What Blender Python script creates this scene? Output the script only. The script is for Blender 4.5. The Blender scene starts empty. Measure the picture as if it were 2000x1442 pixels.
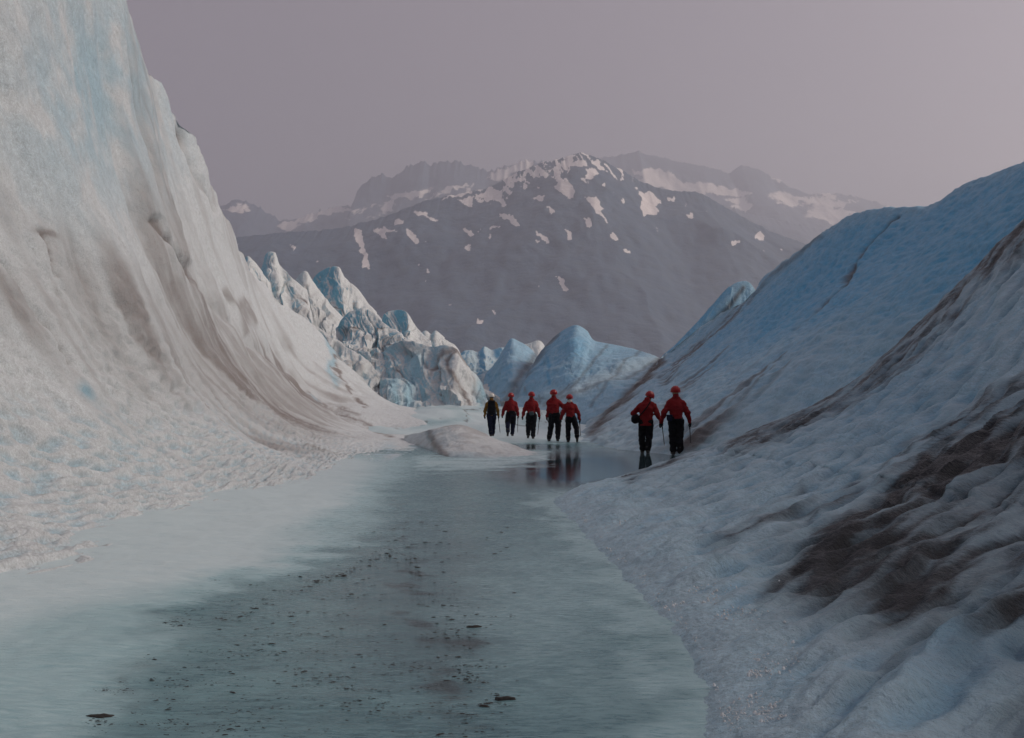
import bpy, math, random
import numpy as np
from mathutils import Vector, Matrix

# ------------------------------------------------------------------ camera, sky, sun, exposure
scene = bpy.context.scene
COL = scene.collection
F, CX, CY, CAMZ = 2000.0, 1000.0, 721.0, 1.4      # photo pixels; horizon at row 788
PITCH = math.atan(67 / 2000)
cam_data = bpy.data.cameras.new('camera')
cam_data.sensor_width = 36.0
cam_data.lens = 36.0
cam_data.clip_start = 0.05
cam_data.clip_end = 60000
cam = bpy.data.objects.new('camera', cam_data)
COL.objects.link(cam)
cam.location = (0, 0, CAMZ)
cam.rotation_euler = (math.pi / 2 + PITCH, 0, 0)
scene.camera = cam

SUN_EL, SUN_AZ = math.radians(33), math.radians(88)   # azimuth from +Y (away) towards +X (right)
world = bpy.data.worlds.new('World')
scene.world = world
world.use_nodes = True
wn, wl = world.node_tree.nodes, world.node_tree.links
wn.clear()
sky = wn.new('ShaderNodeTexSky')
sky.sky_type = 'NISHITA'
sky.sun_disc = False
sky.sun_elevation = SUN_EL
sky.sun_rotation = SUN_AZ
sky.altitude = 300
sky.air_density = 1.0
sky.dust_density = 4.0
sky.ozone_density = 1.0
smoke = wn.new('ShaderNodeMix')                        # thick smoke greys the whole sky evenly
smoke.data_type = 'RGBA'
smoke.inputs[0].default_value = 0.70
smoke.inputs[7].default_value = (2.22, 1.62, 1.60, 1)
bg = wn.new('ShaderNodeBackground')
bg.inputs['Strength'].default_value = 0.10
wo = wn.new('ShaderNodeOutputWorld')
wl.new(sky.outputs[0], smoke.inputs[6])
wl.new(smoke.outputs[2], bg.inputs[0])
wl.new(bg.outputs[0], wo.inputs[0])

sd = bpy.data.lights.new('sun', 'SUN')
sd.energy = 2.6
sd.angle = math.radians(14)
sd.color = (1.0, 0.84, 0.73)
sun = bpy.data.objects.new('sun', sd)
COL.objects.link(sun)
sdir = Vector((math.cos(SUN_EL) * math.sin(SUN_AZ), math.cos(SUN_EL) * math.cos(SUN_AZ), math.sin(SUN_EL)))
sun.rotation_euler = sdir.to_track_quat('Z', 'Y').to_euler()
sun.location = (30, 0, 40)

vs = scene.view_settings
vs.view_transform = 'Standard'
vs.look = 'None'
vs.exposure = 0.31
vs.gamma = 1.0
vs.use_curve_mapping = False
scene.cycles.use_denoising = True
scene.cycles.volume_bounces = 3
scene.cycles.max_bounces = 6
scene.cycles.diffuse_bounces = 3
scene.cycles.glossy_bounces = 3
scene.cycles.transmission_bounces = 2
HAZE_DENSITY = 1.45e-4

# ------------------------------------------------------------------ maths helpers
rng = np.random.RandomState(7)
PERM = np.concatenate([rng.permutation(512)] * 3)
G2 = np.stack([np.cos(np.arange(512) * 2.399963), np.sin(np.arange(512) * 2.399963)], 1)
G3 = rng.normal(size=(512, 3))
G3 /= np.linalg.norm(G3, axis=1, keepdims=True)
WX, WY = rng.rand(512), rng.rand(512)


def fade(t):
    return t * t * t * (t * (t * 6 - 15) + 10)


def n2(x, y, seed=0):
    xi, yi = np.floor(x).astype(int), np.floor(y).astype(int)
    xf, yf = x - xi, y - yi
    xi = (xi + seed * 37) & 511
    yi = (yi + seed * 101) & 511
    u, v = fade(xf), fade(yf)

    def g(i, j):
        k = PERM[PERM[(xi + i) & 511] + ((yi + j) & 511)]
        return G2[k, 0] * (xf - i) + G2[k, 1] * (yf - j)
    a = g(0, 0) * (1 - u) + g(1, 0) * u
    b = g(0, 1) * (1 - u) + g(1, 1) * u
    return (a * (1 - v) + b * v) * 1.5


def n3(x, y, z, seed=0):
    xi, yi, zi = np.floor(x).astype(int), np.floor(y).astype(int), np.floor(z).astype(int)
    xf, yf, zf = x - xi, y - yi, z - zi
    xi = (xi + seed * 37) & 511
    yi, zi = yi & 511, zi & 511
    u, v, w = fade(xf), fade(yf), fade(zf)
    out = 0
    for i in (0, 1):
        for j in (0, 1):
            for k in (0, 1):
                h = PERM[PERM[PERM[(xi + i) & 511] + ((yi + j) & 511)] + ((zi + k) & 511)]
                d = G3[h, 0] * (xf - i) + G3[h, 1] * (yf - j) + G3[h, 2] * (zf - k)
                out = out + d * (u if i else 1 - u) * (v if j else 1 - v) * (w if k else 1 - w)
    return out * 1.5


def fbm2(x, y, o=4, seed=0, gain=.5):
    s, a = 0, 1.0
    for k in range(o):
        s = s + a * n2(x * 2 ** k, y * 2 ** k, seed + k)
        a *= gain
    return s


def fbm3(P, f, o=4, seed=0, gain=.5):
    s, a = 0, 1.0
    for k in range(o):
        q = f * 2 ** k
        s = s + a * n3(P[..., 0] * q, P[..., 1] * q, P[..., 2] * q, seed + k)
        a *= gain
    return s


def worley(x, y, seed=0):
    xi, yi = np.floor(x).astype(int), np.floor(y).astype(int)
    f1 = np.full(x.shape, 9.)
    f2 = np.full(x.shape, 9.)
    for i in (-1, 0, 1):
        for j in (-1, 0, 1):
            k = PERM[PERM[(xi + i + seed * 53) & 511] + ((yi + j) & 511)]
            d = np.hypot(xi + i + WX[k] - x, yi + j + WY[k] - y)
            f2 = np.minimum(f2, np.maximum(f1, d))
            f1 = np.minimum(f1, d)
    return f1, f2


def facets(x, y, seed=0):
    """broken-ice relief: every cell is a plane of its own height and tilt"""
    xi, yi = np.floor(x).astype(int), np.floor(y).astype(int)
    f1, out = np.full(x.shape, 9.), np.zeros(x.shape)
    for i in (-1, 0, 1):
        for j in (-1, 0, 1):
            k = PERM[PERM[(xi + i + seed * 53) & 511] + ((yi + j) & 511)]
            dx, dy = x - (xi + i + WX[k]), y - (yi + j + WY[k])
            d = np.abs(dx) * .8 + np.hypot(dx, dy)
            hh = (WY[(k * 7) & 511] - .5) * .8 + dx * G2[k, 0] * .9 + dy * G2[k, 1] * .7
            m = d < f1
            out = np.where(m, hh, out)
            f1 = np.where(m, d, f1)
    return out


def sstep(a, b, x):
    t = np.clip((x - a) / (b - a), 0, 1)
    return t * t * (3 - 2 * t)


def herm(xs, ys, x):
    """smooth curve through points (xs increasing), monotone-ish tangents"""
    xs, ys = np.asarray(xs, float), np.asarray(ys, float)
    m = np.gradient(ys, xs)
    x = np.clip(x, xs[0], xs[-1])
    i = np.clip(np.searchsorted(xs, x) - 1, 0, len(xs) - 2)
    h = xs[i + 1] - xs[i]
    t = (x - xs[i]) / h
    return ((2 * t ** 3 - 3 * t ** 2 + 1) * ys[i] + (t ** 3 - 2 * t ** 2 + t) * h * m[i]
            + (-2 * t ** 3 + 3 * t ** 2) * ys[i + 1] + (t ** 3 - t ** 2) * h * m[i + 1])


cp, sp = math.cos(PITCH), math.sin(PITCH)


def pix(u, v, Y):
    """world point that stands Y metres away and shows at photo pixel (u, v)"""
    a, b = (u - CX) / F, -(v - CY) / F
    dy, dz = cp - b * sp, sp + b * cp
    return np.array((a * Y / dy, Y, CAMZ + dz * Y / dy))


def gpix(u, v):
    """point of the flat ground z = 0 at photo pixel (u, v)"""
    b = -(v - CY) / F
    dy, dz = cp - b * sp, sp + b * cp
    return pix(u, v, -CAMZ * dy / dz)


def proj(P):
    x, y, z = P[..., 0], P[..., 1], P[..., 2] - CAMZ
    d = np.maximum(y * cp + z * sp, .05)
    up = -y * sp + z * cp
    return CX + F * x / d, CY - F * up / d


def stroke(u, v, pts, w, w1=None, soft=1.0):
    """1 on a polyline of marks on the surface, falling off over w pixels' worth (w to w1 along it)"""
    w1 = w if w1 is None else w1
    best = np.zeros(u.shape)
    n = len(pts) - 1
    for k in range(n):
        (ax, ay), (bx, by) = pts[k], pts[k + 1]
        dx, dy = bx - ax, by - ay
        t = np.clip(((u - ax) * dx + (v - ay) * dy) / (dx * dx + dy * dy + 1e-9), 0, 1)
        d = np.hypot(u - ax - t * dx, v - ay - t * dy)
        ww = w + (w1 - w) * (k + t) / n
        best = np.maximum(best, np.exp(-(d / ww) ** 2 * soft))
    return best


def blob(u, v, cx, cy, rx, ry, rot=0):
    c, s = math.cos(math.radians(rot)), math.sin(math.radians(rot))
    a, b = (u - cx) * c + (v - cy) * s, -(u - cx) * s + (v - cy) * c
    return np.exp(-((a / rx) ** 2 + (b / ry) ** 2))


def in_poly(u, v, pts):
    r = np.zeros(u.shape, bool)
    n = len(pts)
    for i in range(n):
        (x0, y0), (x1, y1) = pts[i], pts[(i + 1) % n]
        c = ((y0 > v) != (y1 > v))
        r ^= c & (u < (x1 - x0) * (v - y0) / (y1 - y0 + 1e-9) + x0)
    return r


def normals(P):
    a = np.gradient(P, axis=0)
    b = np.gradient(P, axis=1)
    n = np.cross(a, b)
    n /= np.linalg.norm(n, axis=-1, keepdims=True) + 1e-12
    return n


# ------------------------------------------------------------------ object helpers
def link(o, parent=None):
    COL.objects.link(o)
    if parent is not None:
        o.parent = parent
    return o


def tag(o, label=None, category=None, group=None, kind=None):
    for k, x in (('label', label), ('category', category), ('group', group), ('kind', kind)):
        if x:
            o[k] = x
    return o


def raw_mesh(name, verts, quads, mat, smooth=True, attrs=None):
    verts = np.asarray(verts, np.float32).reshape(-1, 3)
    quads = np.asarray(quads, np.int32)
    k = quads.shape[1]
    me = bpy.data.meshes.new(name)
    me.vertices.add(len(verts))
    me.vertices.foreach_set('co', verts.ravel())
    me.loops.add(quads.size)
    me.loops.foreach_set('vertex_index', quads.ravel())
    me.polygons.add(len(quads))
    me.polygons.foreach_set('loop_start', np.arange(0, quads.size, k, dtype=np.int32))
    me.polygons.foreach_set('loop_total', np.full(len(quads), k, np.int32))
    me.update(calc_edges=True)
    me.validate()
    if smooth:
        me.polygons.foreach_set('use_smooth', np.ones(len(me.polygons), bool))
    for an, av in (attrs or {}).items():
        at = me.attributes.new(an, 'FLOAT', 'POINT')
        at.data.foreach_set('value', np.asarray(av, np.float32).ravel())
    if mat:
        me.materials.append(mat)
    return me


def grid_obj(name, P, mat, attrs=None, parent=None, flip=False):
    a, b = P.shape[:2]
    i = np.arange(a * b).reshape(a, b)
    q = np.stack([i[:-1, :-1], i[1:, :-1], i[1:, 1:], i[:-1, 1:]], -1).reshape(-1, 4)
    if flip:
        q = q[:, ::-1]
    return link(bpy.data.objects.new(name, raw_mesh(name, P, q, mat, True, attrs)), parent)


# ------------------------------------------------------------------ materials
class NT:
    def __init__(self, name):
        self.m = bpy.data.materials.new(name)
        self.m.use_nodes = True
        self.t = self.m.node_tree
        self.t.nodes.clear()
        self.out = self.t.nodes.new('ShaderNodeOutputMaterial')
        self.b = self.t.nodes.new('ShaderNodeBsdfPrincipled')
        self.t.links.new(self.b.outputs[0], self.out.inputs[0])
        self.co = self.t.nodes.new('ShaderNodeTexCoord').outputs['Object']

    def put(self, sock, v):
        if hasattr(v, 'node'):
            self.t.links.new(v, sock)
        elif isinstance(v, tuple) and len(v) == 3 and sock.type == 'RGBA':
            sock.default_value = (*v, 1)
        else:
            sock.default_value = v

    def attr(self, n):
        a = self.t.nodes.new('ShaderNodeAttribute')
        a.attribute_name = n
        return a.outputs['Fac']

    def noise(self, scale, detail=4, rough=.55, stretch=None, dist=0):
        n = self.t.nodes.new('ShaderNodeTexNoise')
        n.inputs['Scale'].default_value = scale
        n.inputs['Detail'].default_value = detail
        n.inputs['Roughness'].default_value = rough
        n.inputs['Distortion'].default_value = dist
        v = self.co
        if stretch:
            mp = self.t.nodes.new('ShaderNodeMapping')
            mp.inputs['Scale'].default_value = stretch
            self.t.links.new(v, mp.inputs[0])
            v = mp.outputs[0]
        self.t.links.new(v, n.inputs['Vector'])
        return n.outputs['Fac']

    def math(self, op, a, b=0.0, c=None, clamp=False):
        n = self.t.nodes.new('ShaderNodeMath')
        n.operation = op
        n.use_clamp = clamp
        self.put(n.inputs[0], a)
        self.put(n.inputs[1], b)
        if c is not None:
            self.put(n.inputs[2], c)
        return n.outputs[0]

    def ramp(self, x, lo, hi, a=0.0, b=1.0):
        n = self.t.nodes.new('ShaderNodeMapRange')
        n.interpolation_type = 'SMOOTHSTEP'
        self.put(n.inputs[0], x)
        for k, v in enumerate((lo, hi, a, b)):
            self.put(n.inputs[1 + k], v)
        return n.outputs[0]

    def mix(self, f, a, b):
        n = self.t.nodes.new('ShaderNodeMix')
        n.data_type = 'RGBA'
        self.put(n.inputs[0], f)
        self.put(n.inputs[6], a)
        self.put(n.inputs[7], b)
        return n.outputs[2]

    def bump(self, h, strength, dist, prev=None):
        n = self.t.nodes.new('ShaderNodeBump')
        self.put(n.inputs['Strength'], strength)
        n.inputs['Distance'].default_value = dist
        self.put(n.inputs['Height'], h)
        if prev is not None:
            self.t.links.new(prev, n.inputs['Normal'])
        return n.outputs[0]

    def set(self, **k):
        for a, v in k.items():
            self.put(self.b.inputs[a.replace('_', ' ')], v)
        return self.m


def ice_material(name, white=(.61, .68, .715), blue=(.18, .47, .63), dirt=(.205, .183, .176), bumps=1.0, rough=.5):
    t = NT(name)
    m1 = t.noise(3.0, 6, .6)
    gr = t.noise(38, 5, .7)
    fine = t.noise(150, 2, .6)
    bl = t.attr('blue')
    di = t.attr('dirt')
    bf = t.math('MULTIPLY_ADD', t.math('SUBTRACT', m1, .5), .45, bl)
    bf = t.math('MULTIPLY', bf, t.ramp(bl, 0, .08), clamp=True)
    base = t.mix(bf, white, blue)
    base = t.mix(t.ramp(m1, .35, .7, 0, .22), base, (.50, .52, .54))
    mid = t.noise(8, 6, .68, dist=.6)
    speck = t.math('MULTIPLY_ADD', fine, .28, t.math('MULTIPLY_ADD', mid, .55, t.math('MULTIPLY', gr, .35)))
    df = t.ramp(t.math('ADD', speck, t.math('SUBTRACT', di, .95)), -.30, .62, 0, 1)
    df = t.math('MULTIPLY', df, t.ramp(di, .0, .12))
    base = t.mix(df, base, dirt)
    grain = t.math('MULTIPLY', t.ramp(gr, .32, .68, .80, 1.10), t.math('MULTIPLY', t.ramp(mid, .3, .7, .86, 1.08), t.ramp(fine, .3, .7, .9, 1.06)))  # random light and dark grain of the ice itself
    vm = t.t.nodes.new('ShaderNodeVectorMath')
    vm.operation = 'SCALE'
    t.put(vm.inputs[0], base)
    t.put(vm.inputs['Scale'], grain)
    base = vm.outputs[0]
    n = t.bump(m1, .6 * bumps, .12)
    n = t.bump(t.noise(11, 4, .6), .35 * bumps, .05, n)
    n = t.bump(gr, .7 * bumps, .035, n)
    n = t.bump(fine, .35 * bumps, .008, n)
    return t.set(Base_Color=base, Roughness=t.ramp(gr, .3, .7, rough - .12, rough + .15), Normal=n, IOR=1.31,
                 Specular_IOR_Level=.45)


M = {}
M['ice'] = ice_material('ice')
M['blue_ice'] = ice_material('blue_ice', white=(.48, .65, .73), blue=(.085, .39, .66), dirt=(.10, .095, .095), rough=.42)
M['serac_ice'] = ice_material('serac_ice', white=(.66, .73, .75), blue=(.17, .52, .70))
M['grey_ice'] = ice_material('grey_ice', white=(.46, .62, .70), blue=(.12, .37, .59), dirt=(.013, .018, .025), bumps=1.0, rough=.40)


def ground_material():
    t = NT('stream_ice')
    wet, pale, di = t.attr('wet'), t.attr('blue'), t.attr('dirt')
    flow = t.noise(7, 7, .65, (1, 4.5, 1))
    big = t.noise(1.2, 4, .55, (1, 1.6, 1))
    gr = t.noise(60, 4, .65, (1, 1.7, 1))
    base = t.mix(t.ramp(flow, .3, .7), (.052, .132, .162), (.155, .285, .322))
    base = t.mix(t.ramp(big, .4, .7, 0, .5), base, (.18, .33, .365))
    turq = t.mix(t.ramp(flow, .35, .7), (.26, .43, .48), (.38, .54, .58))
    palec = t.mix(t.ramp(flow, .35, .7), (.46, .60, .65), (.56, .67, .70))
    base = t.mix(t.ramp(pale, 0, .55), base, turq)
    base = t.mix(t.ramp(pale, .5, 1), base, palec)
    df = t.ramp(t.math('ADD', t.math('MULTIPLY_ADD', gr, .45, t.math('MULTIPLY', flow, .7)), t.math('SUBTRACT', di, .95)), -.1, .3)
    df = t.math('MULTIPLY', df, t.ramp(di, 0, .1))
    fleck = t.math('MULTIPLY', t.ramp(t.noise(30, 4, .6, (1, 3.2, 1)), .56, .66), t.ramp(di, .05, .45, 0, .4))
    df = t.math('MAXIMUM', t.math('MULTIPLY', df, .7), fleck)
    base = t.mix(df, base, (.026, .028, .030))
    base = t.mix(t.ramp(wet, .35, .9, 0, .8), base, (.018, .032, .037))
    r = t.math('SUBTRACT', t.ramp(flow, .35, .65, .30, .5), t.math('MULTIPLY', wet, .42))
    r = t.math('MAXIMUM', r, .035)
    dry = t.math('SUBTRACT', 1.0, wet)
    n = t.bump(flow, t.math('MULTIPLY_ADD', dry, .5, .012), .03)
    n = t.bump(gr, t.math('MULTIPLY_ADD', dry, .6, .01), .006, n)
    return t.set(Base_Color=base, Roughness=r, Normal=n, IOR=1.33, Specular_IOR_Level=.5)


M['ground'] = ground_material()


def plain(name, col, rough=.7, var=.25, scale=14, bump=.2, dist=.01, **k):
    t = NT(name)
    nz = t.noise(scale, 5, .6)
    c = t.mix(t.ramp(nz, .3, .7), tuple(x * (1 - var) for x in col), tuple(min(1, x * (1 + var)) for x in col))
    return t.set(Base_Color=c, Roughness=rough, Normal=t.bump(nz, bump, dist), **k)


def mountain_material():
    t = NT('mountain_rock')
    sn = t.attr('snow')
    nz = t.noise(.004, 7, .62)
    nf = t.noise(.02, 5, .6)
    rock = t.mix(t.ramp(nz, .35, .65), (.028, .072, .125), (.04, .085, .14))  # blue of the distant air tinted into the rock colour
    rock = t.mix(t.ramp(nf, .4, .7, 0, .5), rock, (.035, .06, .075))
    base = t.mix(t.ramp(sn, .42, .58), rock, (.74, .71, .70))
    return t.set(Base_Color=base, Roughness=.9, Normal=t.bump(nf, .5, 20))


M['mountain'] = mountain_material()

# ------------------------------------------------------------------ ground: frozen meltwater stream in the trough
FOOT_L = [(-3, -4.6), (0, -4.4), (3, -4.2), (5, -4.0), (7.3, -3.65), (8.2, -3.1), (9.1, -2.75), (10.5, -2.95), (12.1, -3.2), (14.2, -2.85), (17.8, -2.7),
          (24, -2.9), (34, -3.0), (42, -3.4), (50, -4.2), (58, -5.4), (64, -6.6), (70, -7.6)]
FOOT_R = [(-3, .95), (3, .92), (4.3, .92), (5.6, 1.06), (7.1, 1.03), (9.3, .93), (12.6, .78), (15, .66), (16.4, .9), (17.5, 1.5), (19, 2.4), (22, 3.4), (26, 4.6), (30, 6.5)]


def make_ground():
    a, b = 520, 380
    Y = 1.2 * (100 / 1.2) ** np.linspace(0, 1, a)[:, None] * np.ones((1, b))
    k = np.linspace(-1, 1, b)[None, :]
    half = np.minimum(3.2 + .42 * Y, 22)
    X = k * half
    Z = 1.15 * sstep(44, 60, Y) + .9 * sstep(60, 80, Y)
    P = np.stack([X, Y, Z], -1)
    u, v = proj(P)
    wx, wy = 70 * fbm2(X * .8, Y * 1.1, 6, 3, .6), 30 * fbm2(X * .8, Y * 1.3, 6, 9, .6)
    uu, vv = u + wx * np.clip((v - 820) / 300, .15, 1), v + wy * np.clip((v - 820) / 300, .1, 1)
    # pale refrozen ice along the left bank, over the floor beyond the pool, and at the toe of the spur
    edge = np.interp(vv, [800, 880, 915, 950, 1000, 1060, 1100, 1150, 1200, 1260, 1340, 1442], [820, 800, 800, 765, 745, 720, 610, 470, 360, 310, 250, 180])
    pale = sstep(100, -150, uu - edge) * sstep(875, 905, v + .0 * u)
    fl_ = herm(*zip(*FOOT_L), Y[:, 0])[:, None]
    pale = pale * (.55 + .45 * sstep(1.5, .15, X - fl_ + .25 * fbm2(X, Y, 4, 12)))
    pale = np.maximum(pale, sstep(867, 857, vv + .03 * (u - 1150)) * (.84 + .35 * fbm2(X * .5, Y * .25, 4, 33)))
    pale = np.maximum(pale, .75 * stroke(uu, vv, [(820, 905), (960, 905), (1060, 893)], 14))
    pale = np.maximum(pale, .55 * stroke(uu, vv, [(1100, 985), (1180, 985), (1240, 960)], 16))
    pale = np.maximum(pale, .30 * blob(uu, vv, 1060, 1180, 190, 170))
    pale = np.maximum(pale, .20 * blob(uu, vv, 1180, 1350, 160, 120))
    fr_ = herm(*zip(*FOOT_R), np.minimum(Y[:, 0], 15.5))[:, None]
    pale = np.maximum(pale, 0.42 * sstep(.75, .0, fr_ - X + .35 * fbm2(X * 2, Y * 2, 4, 13)) * sstep(18, 15, Y))
    pale = np.clip(pale, 0, 1)
    wet = np.clip(1.25 * blob(u, v, 1120, 918, 190, 42) + .6 * blob(u, v, 1270, 895, 80, 22), 0, 1) * (1 - .8 * sstep(864, 856, v))
    wet = np.maximum(wet, .62 * blob(u, v, 860, 1180, 420, 330))
    wet = np.maximum(wet, .95 * blob(u, v, 1040, 874, 95, 8))
    wet *= 1 - .9 * pale
    dirt = .45 * blob(uu, vv, 760, 1330, 420, 210) + .55 * stroke(uu, vv, [(770, 985), (800, 1090), (830, 1180), (875, 1280), (900, 1442)], 20, 44)
    dirt = np.maximum(dirt, .5 * stroke(uu, vv, [(760, 960), (745, 1010)], 40))
    dirt = np.maximum(dirt, .62 * stroke(uu, vv, [(430, 1100), (380, 1180), (250, 1310), (200, 1400)], 9, 40))
    dirt = np.maximum(dirt, .40 * stroke(uu, vv, [(420, 1225), (640, 1130), (800, 1080)], 14))
    dirt = np.maximum(dirt, .60 * stroke(uu, vv, [(850, 885), (875, 898), (940, 906)], 9))
    dirt = np.maximum(dirt, .45 * stroke(uu, vv, [(1000, 996), (1080, 990)], 9))
    dirt *= .45 + .45 * sstep(-.3, .5, fbm2(X * 2.2, Y * 2.6, 4, 21))
    dirt *= 1 - .75 * pale
    # far floor: dark lines between low swells
    far = sstep(40, 52, Y)
    sw = fbm2(X * .25 + .1 * Y, Y * .16, 4, 31)
    dirt = np.maximum(dirt, far * .7 * np.exp(-(sw / .05) ** 2))
    blue = pale * (1 - .0 * far)
    flat = 1 - np.clip(wet * 1.4, 0, 1)
    Z = Z + flat * (.018 * fbm2(X * 1.1, Y * 1.9, 4, 5) + .0045 * fbm2(X * 9, Y * 16, 3, 8)) + far * .25 * sw
    Z = Z + .05 * pale * sstep(26, 20, Y) * sstep(0, 2.5, -X - .5)
    P[..., 2] = Z
    o = grid_obj('ground', P, M['ground'], {'wet': wet, 'blue': blue, 'dirt': np.clip(dirt, 0, 1)}, flip=True)
    return tag(o, 'frozen meltwater stream floor of grey green ice between the slopes', None, None, 'structure')


make_ground()

# a wide glacier sheet under everything, out to the mountains' feet
gx = np.linspace(-9000, 9000, 61)[None, :] * np.ones((61, 1))
gy = (-1500 + np.linspace(0, 1, 61) ** 1.5 * 11500)[:, None] * np.ones((1, 61))
gz = -3.5 + 0 * gx
o = grid_obj('terrain', np.stack([gx, gy, gz], -1), M['ice'], {'blue': 0 * gx + .1, 'dirt': 0 * gx + .2}, flip=True)
tag(o, 'wide glacier surface beyond the ridges', kind='structure')


# ------------------------------------------------------------------ left ice wall
def make_left_wall():
    a, b = 760, 430
    cr = [(0.5, -9.6, 13.5), (5, -9.3, 13.5), (12, -8.9, 13.2), (18, -9.0, 12.8), (22, -9.3, 12.3)]
    for (u, v, y) in [(245, 0, 26), (262, 60, 28), (282, 122, 30), (318, 170, 32), (346, 228, 34), (380, 262, 35.5), (402, 330, 38), (425, 390, 41), (450, 450, 44), (476, 500, 47),
                      (500, 542, 50.5), (560, 602, 55), (612, 648, 58), (655, 692, 60.5), (705, 770, 64), (760, 812, 70)]:
        p = pix(u, v, y)
        cr.append((p[1], p[0], p[2]))
    cr = np.array(cr)
    T = np.concatenate([np.linspace(-.06, 1, 372), 1 + np.linspace(.004, .55, b - 372) ** 1.2])
    # rows follow the flutes, which sweep away from the camera as they run down the face
    q = (2.1 * (70.5 / 2.1) ** np.linspace(0, 1, a) - 4)[:, None] * np.ones((1, b))
    swing = 11 * (1 - np.clip(T, 0, 1)[None, :]) ** 1.6
    Yg = q + swing * .5
    for _ in range(12):
        Yg = q + swing * np.clip(Yg / 26, .25, 1.1)
    Y = np.clip(Yg, .5, 70)
    xf = herm(*zip(*FOOT_L), Y)
    xc, zc = herm(cr[:, 0], cr[:, 1], Y), herm(cr[:, 0], cr[:, 2], Y)
    tf = np.clip(T, 0, 1)[None, :]
    x = xf + (xc - xf) * np.clip(T, -.06, 1)[None, :]
    conc = sstep(62, 46, Y)
    prof = conc * (.14 * tf ** 2 + .86 * tf ** 3.9) + (1 - conc) * (.35 * tf + .65 * tf ** 1.8)
    z = zc * prof + np.minimum(T, 0)[None, :] * 4
    bk = np.clip(T - 1, 0, None)[None, :]
    x = x - bk * 9.0
    z = z - 1.0 * bk * np.minimum(zc, 9) * (1 - np.exp(-bk * 9))
    base_z = 1.15 * sstep(44, 60, Y) * (1 - tf)
    z = z + base_z
    yy = Yg + 0
    P = np.stack([x, yy, z], -1)
    for _ in range(5):
        P[:, 1:-1, 2] = .25 * P[:, :-2, 2] + .5 * P[:, 1:-1, 2] + .25 * P[:, 2:, 2]
    N = normals(P)
    if N[a // 2, 150, 0] < 0:
        N = -N
    Tg = T[None, :] * np.ones((a, 1))
    L = np.log(np.clip(q, .6, None) + 4) * 9
    up = sstep(.28, .62, Tg)
    h = .26 * fbm2(L * .55, Tg * 1.6, 3, 2) * up + .25 * fbm3(P, .16, 3, 4) * sstep(.05, .3, Tg)
    fl = 1 - np.abs(fbm2(L * 1.5 + .5 * fbm2(L * .4, Tg * 3, 2, 6), Tg * 1.3, 4, 11)) * 2
    edge = sstep(18, 27, q) * sstep(.3, .55, Tg)
    h += (.03 + .05 * edge) * fl * up
    h += .045 * fbm2(L * 4, Tg * 3, 5, 14, .6) * up * (0.4 + edge)
    u, v = proj(P)
    # sun cups low on the face
    arc = np.cumsum(np.linalg.norm(np.diff(P, axis=1, prepend=P[:, :1]), axis=-1), axis=1)
    cx_ = Yg * 1.9 + .3 * fbm2(Yg * .6, arc * .8, 3, 40) - .35 * arc
    cy_ = arc * 3.6 + .5 * fbm2(Yg * .5, arc * .6, 3, 41)
    f1, f2 = worley(cx_, cy_, 3)
    g1, g2 = worley(cx_ * 2.1 + 7, cy_ * 2.1, 5)
    cup = sstep(.05, .25, arc) * sstep(6.5, 3.0, P[..., 2] * .9 + .12 * Yg) * sstep(40, 22, Yg)
    lumpy = np.clip(f1, 0, 1) ** 1.6
    h -= cup * (.55 + .9 * sstep(-.5, .5, fbm3(P, .35, 3, 42))) * (.085 * np.exp(-(f1 / .42) ** 2) + .03 * np.exp(-(g1 / .42) ** 2))
    h += .022 * fbm3(P, 2.2, 4, 17) + .009 * fbm3(P, 9, 2, 19) * sstep(24, 8, Yg)
    # grooves and hollow near the crest
    wu, wv = u + 10 * fbm3(P, .7, 3, 50), v + 10 * fbm3(P, .7, 3, 51)
    hole = blob(wu, wv, 350, 270, 9, 24, -12)
    gro = stroke(wu, wv, [(358, 262), (372, 310), (400, 350), (425, 410)], 7, 5)
    cr1 = stroke(wu, wv, [(310, 430), (322, 460), (345, 500), (365, 540), (380, 570)], 5, 4)
    cr2 = stroke(wu, wv, [(370, 520), (405, 590), (455, 640), (520, 690), (600, 770)], 10, 7)
    cr3 = stroke(wu, wv, [(78, 450), (96, 480), (105, 515), (118, 540)], 4, 3)
    cr4 = stroke(wu, wv, [(0, 500), (40, 555), (60, 605), (95, 655), (130, 710)], 5, 3)
    h -= .25 * hole + .15 * gro + .2 * cr1 + .14 * cr2 + .08 * cr3 + .1 * cr4
    h *= sstep(.0, .16, Tg)
    P2 = P + N * h[..., None]
    # marks
    big = fbm2(L * .8, Tg * 2.2, 4, 60)
    streak = fbm2(L * 4, Tg * 2.0 + .3 * big, 4, 61)
    fine = fbm2(L * 9, Tg * 4, 3, 62)
    band = stroke(wu, wv, [(255, 0), (272, 140), (292, 330), (308, 450), (350, 545), (420, 610), (520, 690), (640, 800)], 26, 34)
    band2 = stroke(wu, wv, [(-60, 300), (30, 420), (95, 462), (180, 520), (300, 600), (430, 700), (560, 800)], 42, 60)
    wide = stroke(wu, wv, [(-50, 560), (120, 610), (300, 700), (470, 770), (620, 830)], 95, 70)
    flz = edge * up
    thin = np.exp(-(fbm2(L * 7 + 1.2 * big, Tg * 1.8, 3, 63) / .10) ** 2)
    dirt = .30 * band + .42 * band2 + .48 * wide + .20 * flz * sstep(-.35, .4, streak) + .12 * thin * up * (.35 + .65 * flz + .6 * band)
    dirt *= .55 + .50 * sstep(-.6, .6, .7 * streak + .7 * fine + .6 * fbm3(P, 1.1, 4, 65))
    dirt = .64 * np.tanh(dirt / .64)
    dirt += .20 * sstep(.0, .55, big + .4 * streak) * sstep(.1, .3, Tg) * (1 - blob(u, v, 190, 190, 170, 260))
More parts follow.
